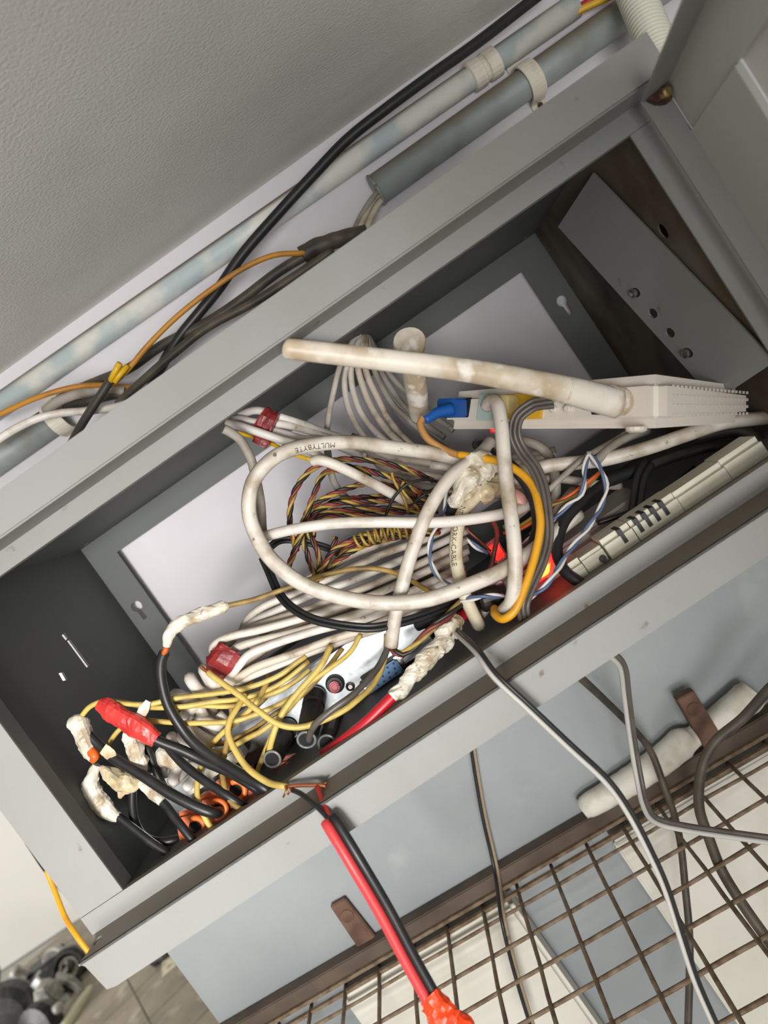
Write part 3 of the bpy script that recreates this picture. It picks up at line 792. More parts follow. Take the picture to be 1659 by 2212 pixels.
diag = [(1060, 955, 70), (1040, 978, 58), (1018, 995, 48), (970, 1034, 36), (926, 1102, 28), (890, 1192, 23), (868, 1270, 21), (852, 1340, 22), (845, 1396, 24)]
cable('network_cable', 'thick white cable slanting down to the cut end at the recorder', diag, 4.0, 'white_cable')
prt = [(1052, 1040, 58), (1031, 1069, 50), (1003, 1102, 44), (988, 1145, 38), (985, 1205, 32), (994, 1252, 28), (1006, 1290, 28), (1020, 1322, 30), (1031, 1344, 34), (1034, 1350, 38)]
pc = cable('network_cable', 'white cable with printed lettering left of the upright cable', prt, 3.9, 'ivory_cable')
lettering('NETWORK-CABLE', prt, 26, 4.4, 3.9, 'ink', pc, up=1, th=-0.35)
cable('network_cable', 'white cable crossing level through the big loop', [(560, 1160, 40), (574, 1158, 36), (631, 1144, 32), (721, 1131, 30), (812, 1128, 29), (896, 1129, 29), (970, 1127, 31), (1061, 1115, 36), (1121, 1100, 46), (1160, 1080, 62)], 3.3, 'white_cable_clean')
cable('network_cable', 'short thick white cable stub pointing left over the twisted wires', [(676, 996, 44), (690, 994, 42), (721, 1003, 42), (782, 1032, 48), (857, 1072, 62), (890, 1090, 78)], 3.2, 'white_cable')
cable('network_cable', 'greyish cable curving down from its cut end behind the big loop', [(482, 926, 30), (498, 934, 32), (520, 952, 36), (541, 990, 40), (554, 1038, 42), (563, 1088, 44), (566, 1138, 46), (570, 1170, 52)], 2.8, 'grey_cable')
cable('network_cable', 'grey cable arching under the router right of the upright cable', [(1085, 960, 90), (1121, 952, 84), (1160, 962, 80), (1186, 986, 76), (1198, 1022, 72), (1201, 1066, 70), (1190, 1110, 70), (1150, 1160, 70)], 3.1, 'grey_cable')
cable('network_cable', 'white cable running behind the loop under the router', [(930, 1004, 86), (1010, 1016, 84), (1110, 1040, 82), (1200, 1034, 82), (1290, 1046, 84), (1340, 1050, 90)], 2.8, 'white_cable')
cable('network_cable', 'thin grey cable crossing up to the frayed pair under the router', [(1090, 1140, 74), (1150, 1090, 64), (1210, 1035, 56), (1262, 990, 50), (1330, 950, 66), (1370, 925, 80)], 1.9, 'grey_cable')
cable('network_cable', 'grey cable end hanging under the router foot', [(1285, 1000, 48), (1310, 975, 56), (1350, 948, 66), (1400, 930, 78)], 2.8, 'grey_cable')
cable('network_cable', 'white cable at an angle behind the yellow cable', [(1040, 1330, 48), (1080, 1280, 50), (1150, 1190, 52), (1215, 1120, 58), (1260, 1080, 70)], 2.4, 'grey_cable')
cable('network_cable', 'white cable passing behind the amber cable to the right', [(1085, 1250, 60), (1130, 1200, 58), (1175, 1150, 58), (1215, 1090, 62), (1240, 1060, 72)], 3.4, 'white_cable_dirty')

# white fan of cables rising to the cabinet top
G = 'grey-white cables fanning down from the cabinet top'
fan = [
 ([(778, 724, 150), (765, 732, 146), (750, 760, 140), (733, 795, 134), (716, 866, 124), (708, 912, 116), (706, 956, 110), (708, 1000, 108)], 2.1, 'white_cable', 'leftmost white cable dropping straight from the fan'),
 ([(782, 722, 158), (757, 770, 154), (744, 815, 152), (749, 868, 148), (766, 912, 142), (787, 944, 138), (820, 980, 134)], 2.3, 'white_cable', None),
 ([(784, 722, 160), (764, 770, 158), (758, 800, 156), (763, 846, 152), (783, 897, 146), (821, 942, 140), (870, 980, 134)], 2.3, 'white_cable', None),
 ([(787, 722, 163), (776, 770, 160), (774, 800, 158), (792, 857, 154), (813, 897, 148), (845, 938, 142), (900, 985, 134)], 2.5, 'white_cable_dirty', None),
 ([(790, 723, 166), (790, 770, 164), (791, 804, 162), (816, 860, 158), (843, 911, 152), (884, 957, 144), (940, 1000, 136)], 2.5, 'white_cable_dirty', None),
 ([(793, 724, 170), (805, 775, 168), (812, 808, 166), (843, 866, 160), (873, 898, 156), (912, 932, 150), (970, 975, 142)], 2.3, 'grey_cable', None),
 ([(796, 726, 174), (818, 785, 172), (830, 815, 170), (867, 870, 164), (905, 906, 158), (960, 946, 150)], 2.3, 'grey_cable', None),
 ([(796, 728, 178), (836, 800, 176), (880, 850, 172), (926, 890, 164), (980, 930, 156)], 2.3, 'grey_cable', None)]
ORD = ('first', 'second', 'third', 'fourth', 'fifth', 'sixth', 'seventh', 'eighth')
for k, (pts, r, m, lab) in enumerate(fan):
    cable('network_cable', lab or ORD[k] + ' cable from the left in the grey-white fan behind the long antenna', pts, r, m, group=G)
# more strands lying deep behind, where the fan runs on to the right
G = 'grey cables lying deep behind the big loop'
for k in range(7):
    y0 = 972 + 13*k
    cable('network_cable', 'dim grey cable lying deep between the big loop and the twisted wires', [(760 + 12*k, y0 - 30, 140), (840, y0, 132), (930, y0 + 16, 124), (1020, y0 + 22 + (k % 3)*6, 118), (1120, y0 + 14, 114), (1200, y0 - 4*k, 112)], 2.5, ('grey_cable', 'white_cable_dirty')[k % 2], group=G)
cable('network_cable', 'grey cable bending down behind the twisted wires', [(708, 975, 100), (713, 1010, 92), (722, 1042, 88), (742, 1070, 86), (775, 1092, 84), (840, 1105, 90)], 2.4, 'grey_cable')

# small bundle with dark red tape, upper left
G = 'white cables in the small taped bundle'
SMALL = 0
for pts, r in (([(516, 898, 78), (542, 888, 76), (566, 888, 74), (613, 903, 76), (660, 918, 84), (702, 934, 96), (780, 960, 112)], 2.6),
               ([(500, 908, 74), (520, 905, 73), (547, 912, 71), (607, 916, 74), (660, 928, 84), (700, 942, 94), (780, 972, 108)], 2.6),
               ([(505, 918, 72), (530, 920, 70), (572, 928, 70), (602, 934, 72), (655, 948, 80), (700, 952, 90), (780, 985, 104)], 2.6)):
    SMALL = SMALL + 1
    cable('network_cable', ('uppermost', 'middle', 'lowermost')[SMALL - 1] + ' white cable under the dark red tape of the small bundle', pts, r, 'white_cable_clean', group=G)
cable('network_cable', 'white cable passing over the dark red tape of the small bundle', [(490, 914, 62), (510, 918, 60), (557, 933, 58), (606, 950, 58), (645, 961, 62), (690, 985, 74), (740, 1015, 90)], 2.7, 'white_cable_clean')
cable('core_wire', 'thin yellow wire under the small taped bundle', [(512, 934, 76), (550, 945, 74), (590, 960, 72), (632, 981, 68), (672, 993, 60)], 1.3, 'wire_yellow', 'wire')
tp_ = lump('tape_band', 'dark red tape binding the small white bundle', [(560, 905, 66), (574, 914, 66), (592, 922, 66)], [9.0, 9.4, 9.0], 'tape_darkred', cat='tape', amp=0.10, flat=0.62)
lump('tape_tail', None, [(572, 935, 62), (566, 950, 60), (560, 962, 60)], [5.4, 5.4, 4.6], 'tape_darkred', tp_, amp=0.06, flat=0.22)

# ------------------------------------------------------------------ big white bundle with the red tape
G = 'white cables of the long bundle'
B0_ = [
 [(1010, 1120, 96), (920, 1164, 86), (842, 1191, 80), (767, 1222, 76), (706, 1252, 72), (646, 1279, 70), (571, 1309, 70), (535, 1338, 72), (520, 1372, 78)],
 [(1010, 1146, 92), (920, 1188, 80), (842, 1220, 74), (752, 1257, 68), (661, 1290, 66), (601, 1318, 66), (545, 1345, 68), (505, 1380, 72)],
 [(1010, 1166, 86), (920, 1212, 74), (812, 1260, 66), (721, 1293, 60), (661, 1318, 58), (586, 1342, 58), (525, 1364, 60), (490, 1394, 64)],
 [(1010, 1190, 80), (920, 1234, 68), (812, 1283, 58), (691, 1324, 50), (571, 1358, 46), (500, 1374, 46), (466, 1390, 48), (460, 1408, 54), (475, 1425, 60)],
 [(1000, 1222, 76), (920, 1262, 66), (812, 1312, 54), (721, 1342, 48), (631, 1368, 46), (560, 1384, 46), (514, 1398, 46), (500, 1414, 48), (495, 1428, 54)],
 [(980, 1250, 72), (900, 1290, 62), (797, 1334, 52), (691, 1360, 44), (601, 1388, 40), (541, 1412, 38), (516, 1438, 38), (494, 1464, 42), (470, 1480, 50)],
 [(960, 1280, 74), (880, 1316, 62), (797, 1356, 50), (721, 1380, 46), (631, 1414, 42), (556, 1440, 40), (512, 1466, 42), (480, 1490, 50)],
 [(940, 1300, 78), (850, 1346, 64), (752, 1380, 54), (661, 1412, 48), (571, 1448, 44), (525, 1468, 46), (480, 1496, 54)],
 [(1010, 1205, 96), (900, 1246, 86), (780, 1300, 76), (680, 1340, 70), (600, 1372, 66), (540, 1400, 64)],
 [(1005, 1235, 92), (890, 1280, 80), (770, 1325, 70), (660, 1362, 62), (580, 1398, 58), (520, 1440, 58)],
 [(1010, 1100, 104), (930, 1135, 96), (840, 1168, 90), (760, 1200, 86), (690, 1238, 84), (620, 1276, 84)],
 [(1010, 1180, 100), (860, 1240, 90), (740, 1290, 84), (640, 1330, 80), (560, 1370, 80)]]
for k, pts in enumerate(B0_):
    cable('network_cable', (ORD[k] + ' white cable from the top in the long bundle above the recorder') if k < 8 else 'dirty white cable half buried in the long bundle above the recorder', pts, 2.55, ('white_cable', 'white_cable_clean', 'white_cable_dirty', 'white_cable')[k % 4] if k < 8 else 'white_cable_dirty', group=G)
lump('tape_band', 'crumpled red tape round the left end of the long white bundle', [(500, 1402, 44), (486, 1424, 42), (470, 1452, 46)], [8.2, 9.2, 7.6], 'tape_darkred', cat='tape', amp=0.22, seed=4, flat=0.8)
# coiled tail of the bundle
G = 'coiled white cable tails at the left'
for k, (axis, lab) in enumerate((([(476, 1458, 52), (436, 1480, 52), (404, 1506, 54), (424, 1540, 56), (470, 1530, 58)], 'white cable coil just left of the crumpled red tape'),
                          ([(468, 1545, 54), (446, 1580, 52), (422, 1604, 50), (392, 1620, 48), (356, 1620, 48)], 'white cable coil under the yellow cables'),
                          ([(346, 1632, 50), (370, 1650, 48), (394, 1668, 46), (412, 1684, 48)], 'lowest white cable coil above the recorder, by black cables'))):
    path = smooth_path(pts3(axis), 30); T, N, B = frames(path); L = 0; hel = []
    for i, c in enumerate(path):
        if i: L += (path[i] - path[i-1]).length
        a = 2*math.pi*L / 0.0098
        hel.append(c + (N[i]*math.cos(a)*0.6 + B[i]*math.sin(a)) * 0.0078)
    bm = bmesh.new(); bm_tube(bm, hel, 0.0036, 8)
    tag(finish('coiled_cable', bm, 'white_cable_clean'), lab, 'cable')

# ------------------------------------------------------------------ yellow cables
Y_ = [
 ('yellow cable running from the long tape splice over the long white bundle', [(478, 1311, 34), (520, 1302, 36), (556, 1293, 38), (631, 1266, 40), (691, 1245, 42), (767, 1229, 42), (827, 1231, 42), (872, 1246, 44), (915, 1270, 48), (940, 1284, 56)], 1.6, 'yellow_cable_dirty'),
 ('yellow cable dropping steeply past the pink jack to a barrel plug', [(779, 1371, 46), (752, 1413, 40), (691, 1459, 34), (646, 1494, 32), (614, 1530, 34), (590, 1582, 36), (566, 1640, 36), (548, 1690, 40)], 1.6, 'yellow_cable'),
 ('thick yellow cable that enters the barrel plug with a pale ring', [(715, 1395, 40), (691, 1441, 34), (637, 1503, 28), (604, 1552, 25), (587, 1598, 24), (581, 1630, 30), (584, 1640, 38)], 1.9, 'yellow_cable'),
 ('topmost yellow cable reaching left to the first tape lump', [(660, 1418, 46), (643, 1430, 44), (601, 1460, 42), (541, 1484, 40), (480, 1496, 38), (420, 1503, 38), (375, 1509, 36), (321, 1521, 34), (270, 1520, 34), (230, 1514, 34), (198, 1524, 34), (180, 1542, 36), (172, 1556, 40)], 1.6, 'yellow_cable'),
 ('yellow cable second from the top at the left', [(668, 1428, 50), (600, 1480, 46), (525, 1508, 42), (459, 1516, 38), (396, 1526, 36), (327, 1528, 36), (270, 1518, 38), (240, 1514, 42)], 1.6, 'yellow_cable'),
 ('yellow cable third from the top at the left', [(670, 1446, 48), (640, 1470, 46), (601, 1493, 44), (525, 1521, 42), (480, 1526, 42), (420, 1524, 42), (360, 1536, 46)], 1.6, 'yellow_cable'),
 ('yellow cable running level below the upper three', [(650, 1490, 42), (631, 1505, 40), (601, 1523, 38), (541, 1547, 36), (495, 1559, 34), (420, 1562, 34), (396, 1562, 36), (306, 1556, 40)], 1.6, 'yellow_cable'),
 ('yellow cable with bare copper tip sagging to the right over the plugs', [(450, 1452, 32), (460, 1461, 30), (510, 1497, 24), (556, 1534, 20), (601, 1564, 17), (646, 1571, 16), (691, 1559, 18), (736, 1538, 20), (767, 1516, 24), (809, 1475, 34), (832, 1418, 46), (835, 1371, 56)], 1.8, 'yellow_cable'),
 ('yellow cable curving down to the bare splice on the bottom rail', [(530, 1500, 40), (514, 1526, 32), (497, 1556, 26), (493, 1586, 22), (511, 1626, 16), (538, 1662, 10), (577, 1689, 2), (604, 1697, -4), (622, 1700, -5)], 1.9, 'yellow_cable'),
 ('yellow cable ending in copper beside the orange connectors', [(512, 1530, 44), (500, 1556, 38), (490, 1607, 32), (481, 1655, 26), (483, 1690, 20), (490, 1716, 16), (504, 1737, 13), (520, 1747, 12)], 1.7, 'yellow_cable_dirty'),
 ('yellow cable hanging between the black cables to the rail', [(452, 1610, 44), (438, 1643, 34), (428, 1680, 26), (426, 1715, 20), (434, 1745, 16), (448, 1776, 13), (468, 1800, 14), (480, 1812, 20)], 1.7, 'yellow_cable'),
 ('short yellow wire below the red taped joint', [(272, 1566, 36), (258, 1576, 36), (246, 1590, 36), (236, 1606, 38)], 1.5, 'yellow_cable'),
 ('yellow cable slanting up through the middle of the yellow tangle', [(452, 1614, 40), (481, 1583, 38), (510, 1560, 38), (547, 1525, 38), (568, 1492, 42), (582, 1460, 50)], 1.7, 'yellow_cable'),
 ('lowest yellow cable crossing the recorder', [(430, 1618, 42), (456, 1624, 40), (487, 1620, 38), (532, 1596, 36), (577, 1571, 36), (625, 1530, 38), (665, 1480, 44)], 1.7, 'yellow_cable'),
 ('yellow cable just above the lowest one crossing the recorder', [(440, 1600, 48), (480, 1606, 46), (540, 1580, 44), (590, 1545, 42), (645, 1508, 44), (700, 1452, 48), (740, 1400, 54)], 1.6, 'yellow_cable_dirty'),
 ('dusky yellow cable looping in the shade of the tangle', [(545, 1470, 54), (520, 1500, 50), (500, 1530, 48), (512, 1556, 46), (560, 1520, 48), (610, 1470, 54), (650, 1440, 60)], 1.6, 'yellow_cable_dirty')]
yel = {}
for lab, pts, r, m in Y_:
    yel[lab] = cable('power_wire', lab, pts, r, m)
o = yel['yellow cable with bare copper tip sagging to the right over the plugs']
bm = bmesh.new(); bm_tube(bm, smooth_path(pts3([(434, 1440, 34), (441, 1446, 33), (452, 1454, 31)])), 0.0011, 7); finish('copper_tip', bm, 'copper', o)
o = yel['yellow cable ending in copper beside the orange connectors']
bm = bmesh.new(); bm_tube(bm, smooth_path(pts3([(518, 1746, 12), (532, 1743, 11), (548, 1738, 11)])), 0.0011, 7); bm_tube(bm, smooth_path(pts3([(545, 1742, 10), (556, 1728, 11), (566, 1716, 13)])), 0.0016, 7); finish('copper_tip', bm, 'copper', o)

# ------------------------------------------------------------------ twisted three-colour wires
TW = [
 [(935, 1038, 74), (880, 1014, 68), (820, 998, 62), (760, 992, 58), (715, 996, 56), (675, 1013, 54), (645, 1046, 52), (629, 1086, 52), (626, 1130, 52), (634, 1166, 54), (640, 1190, 58)],
 [(800, 1030, 70), (750, 1018, 62), (715, 1016, 58), (692, 1032, 54), (682, 1060, 52), (669, 1092, 50), (660, 1130, 50), (646, 1166, 50), (630, 1206, 52), (622, 1226, 56)],
 [(900, 1072, 78), (850, 1052, 70), (795, 1044, 62), (740, 1059, 56), (692, 1082, 54), (662, 1110, 52), (650, 1146, 54), (640, 1190, 58)],
 [(930, 1082, 76), (860, 1080, 68), (800, 1084, 62), (740, 1086, 58), (692, 1098, 56), (668, 1128, 56), (660, 1170, 60)],
 [(940, 1092, 74), (870, 1096, 68), (800, 1100, 64), (722, 1104, 60), (684, 1120, 58), (676, 1160, 62)],
 [(945, 1105, 78), (860, 1106, 70), (790, 1112, 66), (706, 1116, 62), (680, 1140, 64)],
 [(950, 1138, 72), (880, 1146, 66), (820, 1150, 62), (762, 1166, 58), (718, 1192, 56), (697, 1226, 58), (676, 1250, 62)],
 [(950, 1150, 74), (890, 1157, 68), (840, 1164, 64), (782, 1180, 60), (732, 1210, 58), (704, 1238, 62), (680, 1256, 66)],
 [(652, 1154, 56), (662, 1192, 54), (671, 1220, 56), (681, 1244, 60)],
 [(664, 1146, 58), (684, 1186, 56), (690, 1214, 58), (686, 1240, 62)],
 [(726, 1160, 60), (714, 1198, 58), (694, 1236, 62)],
 [(1010, 1060, 84), (950, 1074, 78), (905, 1062, 72), (862, 1038, 66), (800, 1018, 64), (745, 1006, 66)],
 [(960, 1120, 80), (900, 1128, 74), (850, 1140, 70), (790, 1160, 68), (745, 1185, 68), (720, 1222, 72)],
 [(960, 1060, 84), (890, 1066, 80), (830, 1072, 76), (770, 1076, 72), (716, 1086, 70), (690, 1110, 72)]]
for k, pts in enumerate(TW):
    twin('twisted_wire', 'red, black and yellow twisted wire in the tangle inside the big loop', pts, 1.05, TRI, group='twisted three-colour wires', cat='wire', n=3, gap=0.80, twist=46 + 5*(k % 4), phase=k*1.3, per=6)
for pts, m, lab in (([(882, 1108, 60), (872, 1076, 56), (852, 1040, 58), (846, 1020, 56)], 'core_yellow', 'loose yellow wire end standing up right of the stub cable'),
                    ([(905, 1100, 62), (884, 1078, 58), (868, 1056, 58), (872, 1040, 56)], 'core_yellow', 'second loose yellow wire end standing up right of the stub'),
                    ([(832, 1116, 58), (850, 1076, 54), (880, 1046, 52), (920, 1036, 56), (956, 1044, 64)], 'core_black', 'thin black wire arching beside the stub cable'),
                    ([(886, 1092, 60), (915, 1070, 56), (945, 1052, 60), (985, 1040, 70)], 'core_black', 'second thin black wire arching behind the slanting white cable')):
    cable('core_wire', lab, pts, 0.95, m, 'wire', sides=7)
bm = bmesh.new()
path = smooth_path(pts3([(768, 1172, 56), (800, 1160, 54), (840, 1152, 54), (890, 1146, 56)]), 40); T, N, B = frames(path); hel = []; L = 0
for i, c in enumerate(path):
    if i: L += (path[i]-path[i-1]).length
    a = 2*math.pi*L/0.0042; hel.append(c + (N[i]*math.cos(a) + B[i]*math.sin(a))*0.0042)
bm_tube(bm, hel, 0.0009, 6)
tag(finish('core_wire', bm, 'core_yellow'), 'yellow wire wound in a spiral round the twisted wires', 'wire')

# ------------------------------------------------------------------ coloured cables on the right
ac = cable('network_cable', 'amber yellow cable bowing round the upright white cable', [(990, 982, 50), (1031, 988, 44), (1079, 998, 38), (1121, 1019, 32), (1151, 1052, 26), (1164, 1096, 20), (1167, 1142, 16), (1155, 1202, 12), (1136, 1262, 8), (1114, 1316, 6), (1088, 1337, 8), (1070, 1328, 16), (1068, 1314, 26)], 2.35, 'amber_cable')
cable('network_cable', 'tan cable from the blue plug joining the amber cable', [(914, 902, 64), (908, 918, 62), (926, 950, 58), (971, 976, 54), (1000, 984, 49), (1034, 989, 44)], 2.2, 'tan_cable')
twin('flat_cable', 'glossy dark grey flat twin cable beside the amber cable', [(1196, 868, 24), (1170, 871, 26), (1148, 877, 28), (1119, 901, 30), (1112, 938, 32), (1127, 974, 32), (1154, 1010, 28), (1170, 1048, 24), (1179, 1098, 20), (1182, 1157, 17), (1170, 1210, 14), (1143, 1270, 10), (1130, 1308, 8), (1134, 1336, 10), (1140, 1344, 18)], 1.35, ['grey_rubber', 'grey_rubber'], n=3)
cable('power_cable', 'thick black cable behind the amber cable', [(1030, 960, 80), (1044, 962, 70), (1068, 985, 62), (1108, 1010, 54), (1146, 1060, 48), (1160, 1110, 46), (1160, 1150, 48), (1140, 1200, 54)], 3.6, 'black_pvc')
cable('power_cable', 'thick black cable looping down to the bottom rail on the right', [(1405, 1006, 66), (1330, 1032, 60), (1278, 1066, 54), (1224, 1120, 44), (1203, 1180, 34), (1216, 1228, 26), (1252, 1258, 20), (1285, 1272, 22)], 3.4, 'black_pvc')
cable('power_cable', 'black cable running right under the white cable', [(1320, 1040, 70), (1405, 1006, 74), (1480, 980, 76), (1560, 962, 74), (1659, 960, 70), (1720, 975, 66)], 3.2, 'black_cable')
cable('power_cable', 'black cable bending down at the right edge', [(1500, 945, 74), (1590, 930, 66), (1640, 955, 60), (1672, 1000, 56)], 4.6, 'black_cable')
twin('flat_cable', 'flat black cable standing in front of the socket strip', [(1400, 1000, 62), (1384, 1030, 56), (1374, 1092, 46), (1368, 1156, 38)], 2.3, ['black_pvc', 'black_pvc'])
cable('power_cable', 'thin black cable sagging above the socket strip', [(1500, 1010, 70), (1440, 1060, 60), (1395, 1092, 54), (1350, 1110, 54), (1290, 1130, 58)], 1.6, 'black_pvc')
G = 'blue and white twisted pairs'
BW = ['core_blue', 'core_white']
for pts, lab in (([(1274, 978, 46), (1268, 990, 44), (1262, 1016, 42), (1263, 1040, 42), (1254, 1070, 42), (1226, 1092, 44), (1190, 1128, 48), (1150, 1160, 52), (1126, 1180, 58)], 'blue and white pair bending left below the router'),
                 ([(1270, 978, 46), (1284, 992, 42), (1298, 1014, 38), (1310, 1050, 36), (1300, 1090, 34), (1272, 1137, 30), (1231, 1188, 24), (1206, 1228, 18), (1180, 1264, 14), (1142, 1294, 18)], 'long blue and white pair hanging past the red switch'),
                 ([(966, 1060, 56), (960, 1104, 50), (934, 1154, 44), (928, 1202, 40), (943, 1241, 38), (972, 1266, 40), (1000, 1274, 48)], 'blue and white pair in front of the long white bundle'),
                 ([(996, 1298, 26), (1025, 1292, 22), (1052, 1287, 20), (1095, 1289, 26)], 'short blue and white pair crossing the black adapter'),
                 ([(1010, 1165, 50), (1030, 1182, 48), (1052, 1194, 52)], 'short blue pair left of the small red light')):
    twin('twisted_pair', lab, pts, 0.95, BW, cat='wire', n=2, twist=34, gap=0.9)
twin('twisted_pair', 'red and yellow pair slanting below the router', [(1300, 1016, 52), (1267, 1048, 50), (1228, 1076, 50), (1186, 1094, 52), (1134, 1134, 58), (1090, 1150, 66)], 1.2, ['core_yellow', 'core_orange'], cat='wire', twist=14)
twin('twisted_wire', 'yellow, red and black wire leaving the cut white cable', [(846, 1396, 24), (856, 1410, 22), (872, 1413, 22), (902, 1389, 22), (932, 1357, 22), (968, 1330, 24), (1004, 1292, 30), (1018, 1270, 40)], 1.45, ['core_yellow', 'core_black', 'core_red'], cat='wire', n=3, gap=0.7, twist=26)
twin('flat_cable', 'glossy black twin cable sweeping under the big loop', [(568, 1205, 62), (580, 1232, 56), (603, 1282, 44), (637, 1317, 32), (691, 1342, 24), (782, 1356, 20), (842, 1350, 22), (912, 1331, 28), (968, 1310, 36), (1010, 1290, 46)], 1.45, ['black_pvc', 'black_pvc'])
twin('flat_cable', 'thin black cable arching inside the left of the big loop', [(572, 1200, 62), (586, 1180, 58), (608, 1167, 56), (646, 1168, 56), (702, 1182, 60), (730, 1195, 66)], 1.25, ['black_pvc', 'black_pvc'])
cable('power_cable', 'dark grey wire running from the cut cable down to the barrel plug', [(838, 1398, 36), (832, 1412, 34), (812, 1448, 28), (767, 1497, 18), (722, 1530, 14), (686, 1560, 14), (671, 1582, 18), (666, 1604, 26)], 2.0, 'grey_rubber')
cable('power_cable', 'dark cable bundle end lying over the recorder corner', [(900, 1350, 48), (935, 1335, 44), (968, 1322, 44), (1000, 1296, 50)], 4.0, 'black_pvc')
cable('core_wire', 'reddish brown wire behind the upright cable', [(1062, 1120, 56), (1074, 1150, 52), (1068, 1190, 48), (1060, 1225, 48), (1040, 1260, 52)], 1.5, 'core_red', 'wire')
cable('core_wire', 'thin copper-red wire in front of the long bundle', [(1006, 1142, 40), (1032, 1165, 40), (1060, 1190, 46)], 0.7, 'core_red', 'wire')
# red sheathed cable with white tape wrap
rc_ = cable('power_cable', 'bright red cable end wrapped in white tape, above the bottom rail', [(700, 1630, 22), (712, 1622, 18), (742, 1600, 12), (790, 1562, 10), (842, 1511, 12), (906, 1446, 18), (950, 1396, 26), (985, 1345, 34), (1010, 1320, 46)], 3.3, 'red_sheath')
lump('tape_wrap', 'crumpled white tape', [(848, 1506, 11), (876, 1478, 13), (908, 1442, 16), (946, 1398, 20), (976, 1360, 24), (994, 1338, 28)], [3.7, 4.4, 4.8, 5.6, 5.4, 4.0], 'tape_white', rc_, amp=0.25, ridge=0.30, seed=2, sides=22, per=14, pitch=0.014)

# lumps of tape behind the upright cable
t_ = lump('taped_joint', 'big dirty white tape lump under the amber cable', [(1052, 998, 52), (1034, 1012, 46), (1006, 1040, 42), (992, 1068, 42), (980, 1088, 46)], [7.6, 8.6, 6.0, 4.4, 4.0], 'tape_white', cat='tape joint', amp=0.30, seed=1, sides=20, per=12)
lump('tape_tail', None, [(980, 1086, 46), (976, 1096, 48), (972, 1110, 52)], [3.4, 3.2, 3.0], 'black_pvc', t_, amp=0.03)
lump('taped_joint', 'smaller dirty tape lump ending in the printed cable', [(1080, 1040, 56), (1066, 1052, 52), (1050, 1064, 50), (1034, 1076, 50)], [4.8, 5.4, 6.0, 5.2], 'tape_cream', cat='tape joint', amp=0.28, seed=6, sides=18, per=10)
lump('taped_joint', 'white tape strip between the two tape lumps', [(1048, 1036, 46), (1024, 1056, 46), (1004, 1080, 48), (990, 1104, 52)], [2.4, 3.4, 3.4, 2.6], 'tape_white', cat='tape joint', amp=0.1, seed=8)
lump('taped_joint', 'pinkish taped end right of the upright cable', [(1090, 1066, 56), (1110, 1072, 52), (1124, 1082, 50), (1134, 1088, 52)], [3.6, 4.6, 4.4, 2.2], mat('tape_pink', (208, 150, 142), 0.4), cat='tape joint', amp=0.15, seed=9)

# ------------------------------------------------------------------ black cables and joints at the left
k1 = cable('power_cable', 'thick black cable rising left to the long white splice', [(356, 1408, 30), (348, 1432, 30), (349, 1470, 30), (362, 1520, 30), (388, 1566, 30), (418, 1604, 28), (460, 1636, 24), (520, 1672, 16), (565, 1698, 10), (590, 1716, 12), (610, 1735, 24)], 3.2, 'black_pvc')
lump('core_end', 'orange inner core', [(350, 1416, 29), (357, 1406, 28), (360, 1396, 29)], [1.6, 1.6, 1.6], 'core_orange', k1, amp=0.0)
lump('tape_wrap', 'white tape splice', [(359, 1396, 28), (366, 1370, 28), (390, 1346, 29), (432, 1328, 31), (480, 1311, 34), (487, 1308, 35)], [2.4, 3.6, 4.0, 4.0, 3.8, 2.2], 'tape_white', k1, amp=0.14, seed=3)
k2 = cable('power_cable', 'black cable under a bright red taped end', [(322, 1590, 26), (345, 1602, 26), (396, 1622, 26), (441, 1644, 25), (500, 1670, 20), (550, 1700, 14), (590, 1730, 22)], 3.1, 'black_pvc')
lump('tape_wrap', 'bright red tape sleeve', [(216, 1522, 34), (236, 1534, 31), (262, 1550, 29), (300, 1572, 27), (338, 1598, 26)], [4.4, 6.4, 6.0, 6.6, 5.0], 'tape_red', k2, amp=0.10, seed=5, flat=0.75)
cable('power_cable', 'thinner black cable below the red taped one', [(362, 1612, 36), (380, 1634, 32), (402, 1656, 28), (441, 1686, 22), (487, 1716, 16), (520, 1738, 16), (545, 1752, 24)], 2.7, 'black_pvc')
k4 = cable('power_cable', 'thick black cable from a taped lump into an orange connector', [(192, 1588, 34), (216, 1612, 32), (246, 1637, 28), (306, 1674, 22), (366, 1713, 16), (426, 1744, 13), (462, 1756, 14), (474, 1752, 22)], 3.2, 'black_pvc')
lump('tape_wrap', 'cream tape lump', [(168, 1546, 38), (170, 1562, 36), (184, 1596, 34), (198, 1628, 32), (203, 1642, 33)], [3.2, 6.2, 5.8, 4.6, 2.6], 'tape_white', k4, amp=0.16, seed=11)
lump('core_end', 'orange inner core', [(196, 1620, 31), (204, 1634, 29), (198, 1646, 29)], [3.2, 3.0, 1.4], 'core_orange', k4, amp=0.05)
lump('tape_flap', None, [(222, 1618, 26), (236, 1628, 26), (244, 1640, 27)], [3.4, 3.8, 2.6], 'tape_cream', k4, amp=0.2, seed=12, flat=0.35)
k5 = cable('power_cable', 'black cable from the lowest taped splice to the corner', [(246, 1758, 36), (270, 1776, 34), (291, 1792, 32), (336, 1826, 28), (384, 1854, 26), (410, 1870, 30)], 2.6, 'black_pvc')
lump('tape_wrap', 'long dirty white tape splice', [(210, 1652, 38), (200, 1676, 37), (197, 1704, 36), (212, 1732, 35), (236, 1754, 35), (256, 1766, 36)], [2.6, 3.8, 5.0, 5.8, 5.0, 2.8], 'tape_white', k5, amp=0.20, seed=13)
bb = lump('taped_joint', 'yellowed glue blob hanging between the black cables', [(218, 1658, 32), (238, 1672, 30), (262, 1690, 29), (288, 1692, 30), (304, 1682, 32)], [1.8, 4.4, 6.0, 5.0, 2.0], 'tape_cream', cat='tape joint', amp=0.2, seed=14)
